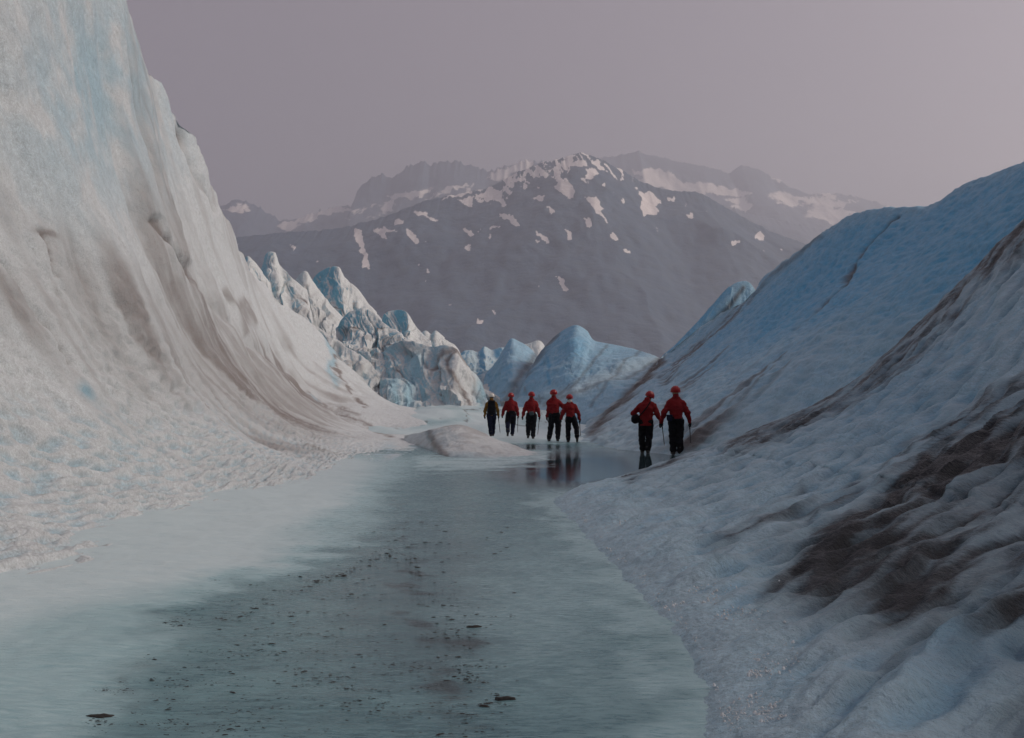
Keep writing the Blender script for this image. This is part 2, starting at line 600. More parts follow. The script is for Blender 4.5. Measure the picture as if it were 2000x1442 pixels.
    dirt = np.maximum(dirt, .72 * stroke(wu, wv, [(612, 765), (640, 795), (690, 815), (760, 850)], 14, 9) * (.5 + .6 * sstep(-.3, .3, fbm3(P, 2, 3, 66))))
    dirt = np.maximum(dirt, .75 * blob(wu, wv, 92, 455, 34, 12, 10))
    dirt = np.maximum(dirt, .7 * hole + .4 * gro)
    for c, s in ((cr1, .8), (cr2, .35), (cr3, .8), (cr4, .5)):
        dirt = np.maximum(dirt, s * c)
    dirt = np.maximum(dirt, .6 * stroke(wu, wv, [(440, 570), (475, 600), (490, 650)], 12, 9))
    jag = stroke(wu, wv, [(648, 662), (661, 690), (650, 712), (668, 742), (690, 768), (714, 794)], 6, 7)
    dirt = np.maximum(dirt, .85 * jag * sstep(-.5, .3, fbm3(P, 1.6, 3, 67)))
    for pts in ([(520, 560), (560, 620), (600, 690), (660, 750)], [(545, 600), (600, 655), (640, 720), (690, 790)], [(500, 600), (540, 680), (610, 740), (680, 800)]):
        dirt = np.maximum(dirt, .42 * stroke(wu, wv, pts, 4, 7) * sstep(-.5, .4, streak))
    dirt = np.maximum(dirt, .38 * blob(wu, wv, 700, 730, 40, 70, -35) * sstep(-.4, .4, fbm3(P, .8, 4, 68)))
    dirt *= 1 - .8 * sstep(880, 960, v)
    blue = .55 * blob(u, v, 185, 170, 160, 220) * sstep(-.6, .5, fbm3(P, .9, 4, 70) + .2)
    blue += cup * .50 * sstep(.55, .05, f1) * sstep(720, 900, v)  # bluish shade painted into the hollows of the cups
    blue = np.maximum(blue, .5 * sstep(2.2, .2, arc) * sstep(40, 25, Yg))
    blue = np.maximum(blue, .8 * blob(wu, wv, 165, 765, 22, 9, 40))
    blue = np.maximum(blue, .65 * stroke(wu, wv, [(610, 770), (617, 785)], 8))
    blue = np.maximum(blue, .45 * stroke(wu, wv, [(760, 880), (620, 975), (470, 1000), (420, 1080)], 14, 16))
    blue = np.maximum(blue, .6 * stroke(wu, wv, [(640, 668), (650, 700), (642, 722), (658, 750)], 7, 8))
    o = grid_obj('ice_hill', P2, M['ice'], {'dirt': np.clip(dirt, 0, 1), 'blue': np.clip(blue, 0, 1)})
    tag(o, 'tall dirty white ice slope with fluted crest and sun cups at its foot', kind='structure')


make_left_wall()


# ------------------------------------------------------------------ near spur on the right (heightfield over x, y)
def make_spur():
    a, b = 620, 520
    Y = 1.8 * (29 / 1.8) ** np.linspace(0, 1, a)[:, None] * np.ones((1, b))
    k = np.linspace(0, 1, b)[None, :]
    xb = herm(*zip(*FOOT_R), Y[:, 0])[:, None]
    X = xb - .18 + (k ** 1.35) * (13.5 - .2 * np.clip(Y - 16, 0, 8))
    d = X - herm(*zip(*FOOT_R), np.minimum(Y[:, 0], 15.0))[:, None]
    prof = herm([-1.5, -.2, 0, 1, 1.8, 3.5, 5.2, 7.6, 9.1, 14, 20], [-.5, -.09, 0, .19, .36, .86, 1.62, 3.45, 4.85, 9.2, 14], d)
    yc = herm([-2, .6, 1.4, 2.7, 3.9, 6.1, 8.5, 10, 16], [15.0, 15.6, 16.6, 18, 18.4, 19, 20, 20.2, 21], X)
    zcr = herm([-1.5, -.2, 0, 1, 1.8, 3.5, 5.2, 7.6, 9.1, 14, 20], [-.5, -.09, 0, .19, .36, .86, 1.62, 3.45, 4.85, 9.2, 14], X - .9)
    back = zcr - .75 * (Y - yc)
    kk = .22
    z = -kk * np.logaddexp(-prof / kk, -back / kk) + kk * .25
    z = np.where(prof < .6, np.minimum(z, prof) * .5 + z * .5, z)
    P = np.stack([X, Y, np.maximum(z, -1.2)], -1)
    N = normals(P)
    N[N[..., 2] < 0] *= -1
    u, v = proj(P)
    q = Y - .84 * X                         # runnels cross the slope obliquely
    w = fbm2(X * .5, Y * .5, 3, 80)
    r1 = fbm2(q * 1.5 + .7 * w, X * .42, 4, 81)
    rid = 1 - np.abs(fbm2(q * 1.15 + .5 * w, X * .35, 3, 82)) * 2.2
    f1, f2 = worley(q * 3.6 + .9 * w, X * 1.5 + .5 * fbm2(X, Y, 2, 83), 7)
    g1, g2 = worley(q * 6 + .8 * w, X * 2.6, 9)
    toe = sstep(.0, .5, d)
    crest_k = 1 - .6 * np.exp(-((Y - yc) / 1.6) ** 2)
    h = toe * crest_k * (.055 * r1 + .03 * rid - .065 * np.exp(-(f1 / .4) ** 2) - .040 * np.exp(-(g1 / .4) ** 2) + .06)
    h += .02 * fbm3(P, 3.2, 4, 85) + .012 * sstep(.9, .0, np.abs(d - .25)) * np.abs(fbm3(P, 12, 3, 86))
    P2 = P + N * h[..., None]
    wu, wv = u + 16 * fbm3(P, .8, 4, 90), v + 16 * fbm3(P, .8, 4, 91)
    st = fbm2(q * 3.2 + w, X * .6, 3, 92)
    sf = fbm2(q * 7 + w, X * 1.4, 2, 93)
    dirt = .8 * stroke(wu, wv, [(1560, 1105), (1680, 1020), (1780, 955), (1870, 910), (2040, 830)], 26, 62)
    dirt = np.maximum(dirt, .9 * blob(wu, wv, 1850, 925, 75, 30, -28))
    dirt = np.maximum(dirt, .52 * stroke(wu, wv, [(1450, 1185), (1560, 1110), (1700, 1040), (1800, 1020), (1950, 960)], 34, 70))
    dirt = np.maximum(dirt, .44 * stroke(wu, wv, [(1500, 1300), (1640, 1240), (1800, 1160), (1990, 1080)], 40, 60))
    dirt = np.maximum(dirt, .40 * stroke(wu, wv, [(1500, 1420), (1700, 1330), (1860, 1240), (2000, 1190)], 22, 40))
    dirt = np.maximum(dirt, .66 * stroke(wu, wv, [(1230, 925), (1380, 862), (1500, 815), (1600, 770), (1680, 715), (1800, 628), (1900, 535), (2010, 450)], 14, 40))
    dirt = np.maximum(dirt, .62 * stroke(wu, wv, [(1440, 870), (1560, 825), (1680, 755), (1770, 690), (1860, 605)], 34, 26))
    dirt = np.maximum(dirt, .55 * stroke(wu, wv, [(1750, 900), (1870, 830), (2000, 760)], 20, 26))
    dirt = np.maximum(dirt, .45 * stroke(wu, wv, [(1400, 1080), (1520, 1010), (1640, 980), (1760, 900)], 12, 14))
    dirt = np.maximum(dirt, .40 * stroke(wu, wv, [(1330, 1110), (1440, 1040), (1560, 960)], 8, 10))
    dirt *= .70 + .34 * sstep(-.6, .6, .6 * st + .9 * sf + .6 * fbm3(P, 4, 3, 95))
    core = stroke(wu, wv, [(1480, 1170), (1600, 1085), (1700, 1015), (1790, 955), (1880, 905), (2040, 835)], 12, 66)
    dirt = np.maximum(dirt, 1.05 * core * (.72 + .28 * sstep(-.4, .3, st + sf)))
    dirt = np.maximum(dirt, 1.1 * blob(wu, wv, 1850, 922, 80, 26, -28))
    dirt = np.maximum(dirt, .58 * stroke(wu, wv, [(1480, 1230), (1640, 1120), (1800, 1030), (2020, 930)], 75, 130) * (.8 + .2 * sstep(-.5, .4, st + sf)))
    dirt += .20 * sstep(-.1, .5, st + .5 * sf) * sstep(.4, 1.2, d) + .30 * sstep(950, 1200, v) * toe
    dirt += .20 * np.exp(-(f1 / .35) ** 2) * toe * sstep(.3, 1.4, d)
    dirt *= .12 + .88 * sstep(.2, 1.2, d + .3 * w)
    blue = .30 + .30 * sstep(.45, .1, f1) * toe + .25 * blob(u, v, 1780, 760, 240, 110, -35) - .05 * sstep(.8, .1, d)
    blue += .35 * stroke(wu, wv, [(1840, 960), (1920, 900), (1990, 850)], 12)
    blue += .35 * blob(wu, wv, 1880, 1290, 120, 60, -25)
    o = grid_obj('ice_hill', P2, M['grey_ice'], {'dirt': np.clip(dirt, 0, 1), 'blue': np.clip(blue, 0, 1)}, flip=True)
    tag(o, 'grey rippled ice spur streaked with black dirt beside the stream', kind='structure')


make_spur()


# ------------------------------------------------------------------ blue slope behind the spur
def make_blue_slope():
    a, b = 460, 320
    Y = 19 * (63 / 19) ** np.linspace(0, 1, a)
    foot = np.array([(18, 9, -.8), (22, 7.2, -.6), (26, 5.0, -.2), (30, 3.4, -.05), (36, 2.7, -.05), (41, 2.75, -.05), (46, 3.3, .15), (53, 5.7, 1.8), (60, 8.7, 4.0), (64, 10.3, 4.9)])
    cr = [(18, 18.6, 13.5), (24, 18.2, 12.2), (30, 18.0, 11.0)]
    for (u, v, y) in [(2000, 310, 36), (1930, 336, 38), (1872, 362, 40), (1835, 388, 41.8), (1800, 398, 43), (1720, 402, 46), (1655, 420, 48.5), (1600, 455, 50.5), (1555, 490, 52), (1500, 532, 54), (1465, 572, 55.3),
                      (1400, 615, 57), (1340, 660, 58.7), (1292, 702, 60.3), (1262, 745, 63.5)]:
        p = pix(u, v, y)
        cr.append((p[1], p[0], p[2]))
    cr = np.array(cr)
    xf, zf = herm(foot[:, 0], foot[:, 1], Y)[:, None], herm(foot[:, 0], foot[:, 2], Y)[:, None]
    xc, zc = herm(cr[:, 0], cr[:, 1], Y)[:, None], herm(cr[:, 0], cr[:, 2], Y)[:, None]
    T = np.concatenate([np.linspace(-.05, 1, 270), 1 + np.linspace(.004, .5, b - 270)])[None, :]
    tf = np.clip(T, 0, 1)
    bk = np.clip(T - 1, 0, None)
    x = xf + (xc - xf) * np.clip(T, -.05, 1) + bk * 12
    z = zf + (zc - zf) * (.72 * tf + .28 * tf ** 2.2) + np.minimum(T, 0) * 5 - bk * bk * 26 - bk * 2
    Yg = Y[:, None] + 0 * T
    P = np.stack([x, Yg, z], -1)
    for _ in range(14):
        P[:, 1:-1, 2] = .25 * P[:, :-2, 2] + .5 * P[:, 1:-1, 2] + .25 * P[:, 2:, 2]
    N = normals(P)
    N[N[..., 2] < 0] *= -1
    u, v = proj(P)
    arc = np.cumsum(np.linalg.norm(np.diff(P, axis=1, prepend=P[:, :1]), axis=-1), axis=1)
    q = Yg - .42 * arc
    w = fbm2(q * .2, arc * .2, 3, 100)
    f1, f2 = worley(q * 1.25 + .4 * w, arc * 2.0 + w, 11)
    g1, g2 = worley(q * 2.3 + .4 * w, arc * 3.1 + w, 12)
    h = (.12 * fbm2(q * .30, arc * .10, 3, 101) + .07 * fbm2(q * .9, arc * .22, 4, 102)) * sstep(1.02, .85, T + 0 * Yg)
    h -= .055 * np.exp(-(f1 / .42) ** 2) + .05 * np.exp(-(g1 / .42) ** 2) - .06 * fbm3(P, 1.3, 4, 103)
    wu, wv = u + 6 * fbm3(P, .5, 3, 104), v + 6 * fbm3(P, .5, 3, 105)
    c1 = stroke(wu, wv, [(1755, 418), (1722, 448), (1700, 475), (1680, 500), (1672, 520), (1640, 560), (1605, 595)], 3.5, 4)
    c2 = stroke(wu, wv, [(1600, 595), (1580, 615), (1550, 640)], 5, 9)
    c3 = stroke(wu, wv, [(1470, 555), (1440, 600), (1400, 640), (1340, 690), (1290, 740)], 7, 12)
    h -= .16 * c1 + .12 * c2 + .2 * c3
    P2 = P + N * h[..., None]
    st = fbm2(q * 1.6 + w, arc * .12, 4, 106)
    dirt = .80 * c1 + .4 * c2 + .62 * c3 * (.5 + .7 * sstep(-.3, .3, st))
    dirt = np.maximum(dirt, .5 * stroke(wu, wv, [(1600, 458), (1540, 510), (1500, 545), (1460, 590)], 5, 6))
    dirt = np.maximum(dirt, .5 * stroke(wu, wv, [(1530, 700), (1450, 760), (1380, 830), (1340, 870)], 22, 30) * sstep(-.4, .5, st))
    dirt = np.maximum(dirt, .75 * stroke(wu, wv, [(1290, 702), (1240, 755), (1190, 800), (1150, 842)], 9, 15))  # darkens the crease against the blue peak
    dirt = np.maximum(dirt, .5 * stroke(wu, wv, [(1420, 680), (1340, 750), (1260, 830)], 8, 12) * sstep(-.4, .3, st))
    dirt += .16 * sstep(.0, .5, st) * sstep(.62, .3, T + 0 * Yg) + .22 * sstep(.3, .0, T + 0 * Yg)
    dirt *= sstep(-.02, .06, T + 0 * Yg) * .6 + .4
    blue = .42 + .46 * sstep(.25, .60, T + .10 * w) * sstep(60, 44, Yg + .0 * T) - .30 * sstep(.9, 1.0, T + 0 * Yg) + .15 * sstep(.4, .1, f1)  # includes a pale highlight rim painted along the crest
    blue -= .25 * sstep(.25, .02, T + 0 * Yg)
    o = grid_obj('ice_hill', P2, M['blue_ice'], {'dirt': np.clip(dirt, 0, 1), 'blue': np.clip(blue, 0, 1)}, flip=True)
    tag(o, 'high blue ice slope with rounded crest behind the walking pair', kind='structure')


make_blue_slope()


# ------------------------------------------------------------------ ridges and seracs (front foot -> crest -> back), lofted
def loft(foot, crest, nS, nT, back=(0, 7, 6), power=1.3, seed=0, amp=.3, freq=.35, facet=.5, sharp=2, fscale=.45):
    fo = np.array([pix(*p) for p in foot])
    cr = np.array([pix(*p) for p in crest])
    s = np.linspace(0, 1, nS)
    cf, cc = np.linspace(0, 1, len(fo)), np.linspace(0, 1, len(cr))
    A = np.stack([herm(cf, fo[:, k], s) for k in range(3)], -1)[:, None, :]
    B = np.stack([herm(cc, cr[:, k], s) for k in range(3)], -1)[:, None, :]
    nf = int(nT * .7)
    T = np.concatenate([np.linspace(-.08, 1, nf), 1 + np.linspace(.02, 1, nT - nf)])[None, :, None]
    tf = np.clip(T, 0, 1)
    bk = np.clip(T - 1, 0, None)
    P = A + (B - A) * tf
    P[..., 2:] = A[..., 2:] + (B - A)[..., 2:] * tf ** power + np.minimum(T, 0) * 12
    P = P + bk * np.array(back[:2] + (0,))
    P[..., 2:] -= back[2] * bk ** .8
    for _ in range(sharp):
        P[:, 1:-1] = .25 * P[:, :-2] + .5 * P[:, 1:-1] + .25 * P[:, 2:]
    N = normals(P)
    ref = np.array((0, -1, .6))
    if (N[:, nT // 3] @ ref).mean() < 0:
        N = -N
    S = s[:, None] + 0 * T[..., 0]
    u, v = proj(P)
    Q = P + .8 * np.stack([fbm3(P, .3, 2, seed + 1), fbm3(P, .3, 2, seed + 2), fbm3(P, .3, 2, seed + 3)], -1)
    wx, wy = Q[..., 0] * fscale + .25 * Q[..., 1] * fscale + seed, (Q[..., 2] * .8 + .3 * Q[..., 0]) * fscale
    f1, f2 = worley(wx, wy, seed)
    fc = facets(wx, wy, seed) + .4 * facets(wx * 2.3, wy * 1.7, seed + 4) + .2 * facets(wx * 5, wy * 3.6, seed + 6)
    crack = np.exp(-((f2 - f1) / .05) ** 2) * sstep(-.1, .4, fbm3(P, .5, 2, seed + 8))
    h = amp * fbm3(P, freq, 5, seed + 5, .52) + facet * .56 * fc - .12 * facet * crack
    fall = fbm3(P * np.array((1, .6, .22)), freq * 4, 4, seed + 9)
    h += .22 * amp * fall
    h *= sstep(-.05, .12, T[..., 0] + 0 * S) * (1 - .72 * np.exp(-((T[..., 0] - 1) / .12) ** 2))
    endf = sstep(0, .04, S) * sstep(1, .96, S)
    P2 = P + N * (h * (.25 + .75 * endf))[..., None]
    return P2, dict(S=S, T=T[..., 0] + 0 * S, u=u, v=v, crack=crack, fall=fall, f1=f1, N=N, P=P)


def shade_side_blue(P2, I, k=1.0):
    """blue ice colour put on the faces turned left from the sun; lit faces stay white"""
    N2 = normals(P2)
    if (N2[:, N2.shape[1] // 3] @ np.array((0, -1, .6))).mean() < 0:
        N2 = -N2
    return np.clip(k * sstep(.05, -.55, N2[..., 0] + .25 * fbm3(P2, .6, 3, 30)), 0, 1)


def hill(foot, crest, label, mat='serac_ice', nS=220, nT=130, blue_k=.5, dirt0=.25, marks=None, **k):
    P2, I = loft(foot, crest, nS, nT, **k)
    dirt = dirt0 + .35 * sstep(0, .5, I['fall']) + .45 * I['crack']
    blue = shade_side_blue(P2, I, blue_k)
    if marks:
        dirt, blue = marks(I, dirt, blue)
    o = grid_obj('ice_hill', P2, M[mat], {'dirt': np.clip(dirt, 0, 1), 'blue': np.clip(blue, 0, 1)})
    return tag(o, label, kind='structure')


def row(us, v, Y):
    return [(u, v, Y) for u in us]


# broad back slope that carries the icefall
hill([(380, 700, 62), (520, 720, 62), (660, 800, 62), (800, 812, 60), (900, 810, 60), (1000, 808, 60), (1100, 812, 60), (1240, 815, 62)],
     [(380, 470, 105), (500, 560, 105), (600, 620, 105), (720, 655, 102), (860, 690, 100), (1000, 705, 98), (1120, 700, 96), (1300, 715, 94)],
     'broken white ice slope carrying the jagged blocks', dirt0=.28, amp=.9, freq=.16, facet=.9, fscale=.22, seed=3, power=1.1, nS=320, nT=170)


def serac(label, foot, crest, blue_k=.8, dirt0=.18, nS=130, nT=100, marks=None, mat='serac_ice', **k):
    P2, I = loft(foot, crest, nS, nT, **k)
    dirt = .55 * dirt0 + .30 * sstep(-.05, .45, I['fall']) * sstep(.95, .6, I['T']) + .5 * I['crack'] * sstep(.97, .8, I['T'])
    blue = shade_side_blue(P2, I, blue_k) * (1 - .4 * sstep(.5, 0, I['T']))
    if marks:
        dirt, blue = marks(I, dirt, blue)
    o = grid_obj('serac', P2, M[mat], {'dirt': np.clip(dirt, 0, 1), 'blue': np.clip(blue, 0, 1)})
    return tag(o, label, 'ice block', 'jagged ice blocks of the icefall')


serac('small blue-white ice tooth tucked against the crest of the tall left slope',
      [(470, 575, 68), (490, 585, 68), (510, 592, 68), (530, 600, 68), (545, 606, 68)], [(470, 520, 74), (482, 498, 74), (496, 508, 74), (512, 528, 74), (528, 552, 74)], seed=11, back=(0, 4, 3), amp=.25, facet=.4)
serac('tallest narrow ice tower on the left skyline with blue left face',
      [(500, 600, 72), (530, 615, 72), (560, 630, 71), (590, 645, 71), (620, 655, 70)], [(500, 560, 79), (514, 512, 79), (520, 494, 79), (536, 492, 79), (548, 516, 79), (572, 540, 78), (600, 565, 78)], seed=12, back=(0, 4, 3), facet=.5, amp=.3)
serac('smooth pale ice slab leaning beside the tall narrow tower',
      [(570, 690, 75), (600, 700, 74), (640, 705, 73), (680, 705, 72), (720, 706, 72)], [(562, 585, 84), (578, 545, 84), (596, 528, 84), (612, 548, 84), (650, 598, 83), (690, 632, 82)], seed=13, back=(0, 5, 4), facet=.5, blue_k=.3, dirt0=.22)
serac('large domed ice block with bright blue top and broad white right face',
      [(612, 660, 80), (650, 668, 79), (680, 670, 78), (705, 672, 78), (730, 672, 77), (765, 672, 76)], [(604, 560, 92), (616, 534, 92), (640, 519, 91), (660, 519, 90), (676, 540, 90), (708, 575, 89), (745, 622, 87)], seed=14, back=(0, 6, 5), facet=.7, amp=.4, blue_k=1.0)
serac('low broken ice block with a deep blue hollow below the domed block',
      [(655, 690, 69), (685, 695, 69), (715, 695, 68), (745, 700, 68), (775, 705, 68)], [(655, 640, 74), (676, 612, 74), (695, 602, 74), (722, 605, 74), (750, 628, 73), (790, 660, 72)], seed=15, back=(0, 4, 3), facet=.8, amp=.5, blue_k=1.0, dirt0=.3)
serac('blue cube-like ice block standing right of the domed block',
      [(738, 700, 74), (760, 705, 74), (790, 710, 73), (820, 712, 73), (850, 712, 73)], [(742, 650, 80), (750, 612, 80), (772, 602, 80), (796, 608, 79), (812, 636, 79), (842, 665, 78)], seed=16, back=(0, 5, 4), facet=.45, amp=.25, blue_k=1.0)
serac('small pointed ice teeth low on the skyline right of the cube-like block',
      [(810, 705, 76), (835, 710, 76), (860, 715, 76), (885, 720, 76)], [(815, 660, 82), (830, 646, 82), (842, 652, 82), (852, 645, 82), (868, 660, 82), (892, 676, 82), (902, 695, 82)], seed=17, back=(0, 4, 3), facet=.4, amp=.3, blue_k=.5)
serac('dirty brown-streaked ice slab at the edge of the tall left slope',
      [(590, 690, 61), (630, 720, 61), (655, 745, 60.5), (685, 775, 60), (715, 797, 60), (745, 814, 60), (772, 820, 60)], [(570, 606, 70), (620, 640, 69), (662, 662, 68), (702, 690, 67), (738, 722, 66), (768, 770, 64), (786, 808, 62)],
      seed=18, back=(0, 5, 4), facet=.9, amp=.5, blue_k=.6, dirt0=.40, nS=150, nT=90)
serac('grey dirt-capped ice hummock under the blue cube-like block',
      [(650, 715, 63), (690, 745, 63), (730, 775, 62), (760, 790, 62), (790, 800, 61)], [(660, 660, 74), (700, 640, 74), (735, 650, 73), (760, 648, 72), (790, 655, 71), (820, 690, 70)],
      seed=19, back=(0, 6, 5), facet=.9, amp=.5, blue_k=.8, dirt0=.42, nS=130, nT=90)


def front_block(I, dirt, blue):
    u, v = I['u'] + 5 * fbm3(I['P'], .5, 3, 1), I['v'] + 5 * fbm3(I['P'], .5, 3, 2)
    slit = stroke(u, v, [(770, 740), (772, 775), (780, 802)], 14, 10)
    slit = np.maximum(slit, stroke(u, v, [(815, 690), (800, 740), (795, 800)], 16, 14))
    blue = np.maximum(blue * .8, .62 * slit)
    blue = np.maximum(blue, .9 * blob(u, v, 940, 775, 16, 40))
    blue *= 1 - .9 * blob(u, v, 900, 745, 30, 60, -25)  # sunlit right face whitened in the colour
    dirt = np.maximum(dirt * (1 - .6 * slit), .75 * stroke(u, v, [(892, 682), (872, 705), (880, 730), (905, 770), (912, 800)], 5, 6))
    dirt = np.maximum(dirt, .7 * stroke(u, v, [(840, 720), (870, 690), (892, 680), (915, 715)], 6))
    dirt = np.maximum(dirt, .5 * blob(u, v, 800, 680, 60, 18, 15))
    return dirt, blue


serac('nearest big ice wedge of the icefall with white right face and dark dirt line',
      [(742, 806, 59), (775, 812, 59), (800, 814, 59), (835, 814, 58.5), (870, 812, 58.5), (900, 810, 59), (930, 808, 60), (955, 806, 61)],
      [(742, 690, 70), (770, 665, 69), (805, 662, 68), (845, 672, 67), (890, 678, 65), (912, 708, 65), (938, 742, 65), (956, 790, 63)],
      seed=20, back=(0, 7, 6), facet=.8, amp=.45, blue_k=.9, dirt0=.2, nS=190, nT=120, marks=front_block)
serac('low grey-blue ice lumps on the skyline left of the pale cone',
      [(890, 760, 72), (920, 775, 70), (945, 785, 68), (970, 785, 68), (1000, 780, 68)], [(892, 700, 84), (904, 685, 84), (920, 682, 84), (934, 684, 84), (946, 674, 84), (962, 681, 84), (984, 677, 84), (1000, 690, 84)],
      seed=21, back=(0, 6, 4), facet=.5, amp=.4, blue_k=.9, mat='blue_ice')
serac('pale ridge tip of ice showing between the cone and the round blue peak',
      [(985, 760, 78), (1010, 762, 78), (1040, 762, 77), (1075, 762, 76)], [(984, 690, 88), (1008, 674, 88), (1030, 669, 88), (1056, 664, 88), (1072, 690, 88)], seed=22, back=(0, 5, 4), facet=.3, amp=.2, blue_k=.2)


def cone_marks(I, dirt, blue):
    u, v = I['u'], I['v']
    blue = np.maximum(blue, .5)
    blue = np.maximum(blue, .95 * stroke(u, v, [(956, 700), (955, 760), (950, 800)], 10, 8))
    dirt = np.maximum(dirt * .6, .62 * stroke(u + 5 * fbm3(I['P'], .6, 3, 7), v, [(1056, 682), (1032, 712), (1010, 745), (990, 780)], 10, 12))
    return dirt, blue


serac('pale blue cone-shaped ice peak behind the walkers',
      [(938, 806, 63), (958, 808, 62), (985, 808, 61), (1010, 808, 60), (1035, 808, 60), (1060, 808, 60)], [(948, 728, 77), (968, 706, 77), (984, 676, 76), (998, 658, 76), (1014, 664, 76), (1040, 682, 75), (1066, 716, 73)],
      seed=23, back=(0, 6, 5), power=.9, facet=.1, amp=.2, mat='blue_ice', marks=cone_marks, nS=130, nT=100, sharp=3)


def peak_marks(I, dirt, blue):
    u, v = I['u'] + 4 * fbm3(I['P'], .6, 3, 5), I['v'] + 4 * fbm3(I['P'], .6, 3, 6)
    blue = np.maximum(blue, .55)
    blue = np.maximum(blue, .8 * blob(u, v, 1120, 680, 50, 45))
    blue = np.maximum(blue, 1.0 * stroke(u, v, [(1071, 690), (1073, 720), (1074, 750)], 5, 7))
    blue *= 1 - .6 * stroke(u, v, [(1040, 800), (1150, 750), (1290, 700)], 14)
    d2 = .7 * stroke(u, v, [(1085, 652), (1070, 672), (1040, 715), (1000, 775)], 9, 12)
    for pts in ([(1185, 676), (1150, 715), (1110, 760)], [(1252, 684), (1220, 710), (1180, 760), (1150, 790)], [(1290, 698), (1230, 735), (1150, 760), (1060, 785)], [(1110, 750), (1090, 770), (1060, 790)]):
        d2 = np.maximum(d2, .5 * stroke(u, v, pts, 4, 6))
    d2 = np.maximum(d2, .95 * stroke(u, v, [(1292, 704), (1240, 760), (1195, 805), (1150, 845)], 9, 16))  # darkens the crease against the blue slope
    dirt = np.maximum(dirt * .6, d2)
    return dirt, blue


serac('rounded bright blue ice peak with long shoulder running down to the right',
      [(1000, 802, 59), (1030, 806, 58), (1050, 808, 57), (1072, 812, 56), (1090, 816, 55), (1108, 822, 53), (1122, 830, 51.5), (1136, 838, 50), (1148, 844, 48.5), (1158, 848, 47.5), (1170, 850, 47)],
      [(1042, 712, 71), (1062, 678, 70), (1084, 654, 70), (1106, 638, 69), (1127, 632, 68), (1148, 644, 68), (1162, 663, 67), (1200, 671, 66), (1250, 682, 64), (1290, 699, 61.5), (1312, 720, 60)],
      seed=24, back=(0, 7, 5), power=.85, facet=.08, amp=.22, mat='blue_ice', marks=peak_marks, nS=220, nT=140, sharp=3)


def fin_marks(I, dirt, blue):
    dirt = np.maximum(dirt * .5, .7 * stroke(I['u'], I['v'], [(1452, 562), (1420, 605), (1380, 640)], 6, 8))
    return dirt, np.maximum(blue, .45)


serac('thin pale ice fin leaning against the blue slope, its tip above the crest',
      [(1280, 720, 62), (1330, 720, 62), (1390, 700, 62), (1440, 680, 62), (1500, 660, 62)], [(1286, 704, 63.5), (1330, 662, 63.5), (1380, 608, 63.5), (1422, 562, 63.5), (1444, 547, 63.5), (1466, 550, 63.5), (1490, 590, 63.5)],
      seed=25, back=(1, 4, 5), facet=.2, amp=.2, mat='blue_ice', marks=fin_marks)


def mound_marks(I, dirt, blue):
    u, v = I['u'] + 6 * fbm3(I['P'], .8, 3, 15), I['v'] + 3 * fbm3(I['P'], .8, 3, 16)
    dirt = np.maximum(dirt, .7 * stroke(u, v, [(838, 842), (850, 868), (872, 892)], 9, 10))  # darkness of the crevice painted on, no gap is modelled
    dirt = np.maximum(dirt, .5 * stroke(u, v, [(860, 835), (900, 832), (950, 848)], 8))
    blue = np.maximum(blue * .4, .8 * stroke(u, v, [(836, 838), (842, 858)], 7))
    blue = np.maximum(blue, .35 * sstep(.25, 0, I['T']))
    return dirt, blue


P2, I = loft([(790, 866, 37), (838, 880, 31), (868, 893, 27), (910, 899, 26), (960, 900, 25.8), (1010, 898, 26), (1055, 894, 26.8), (1088, 890, 27.8)],
             [(790, 850, 40), (828, 842, 37), (850, 836, 35.5), (895, 829, 34), (935, 841, 33.6), (975, 860, 32.6), (1030, 879, 30.3), (1086, 888, 28.4)],
             170, 90, back=(0, 4.5, 1.1), power=.9, seed=26, amp=.10, freq=.5, facet=.08, sharp=6)
dirt, blue = mound_marks(I, .18 + .22 * sstep(0, .5, I['fall']), shade_side_blue(P2, I, .5))
o = grid_obj('ice_mound', P2, M['ice'], {'dirt': np.clip(dirt, 0, 1), 'blue': np.clip(blue, 0, 1)})
tag(o, 'low tongue of dirty white ice reaching into the stream before the walkers', 'ice mound')


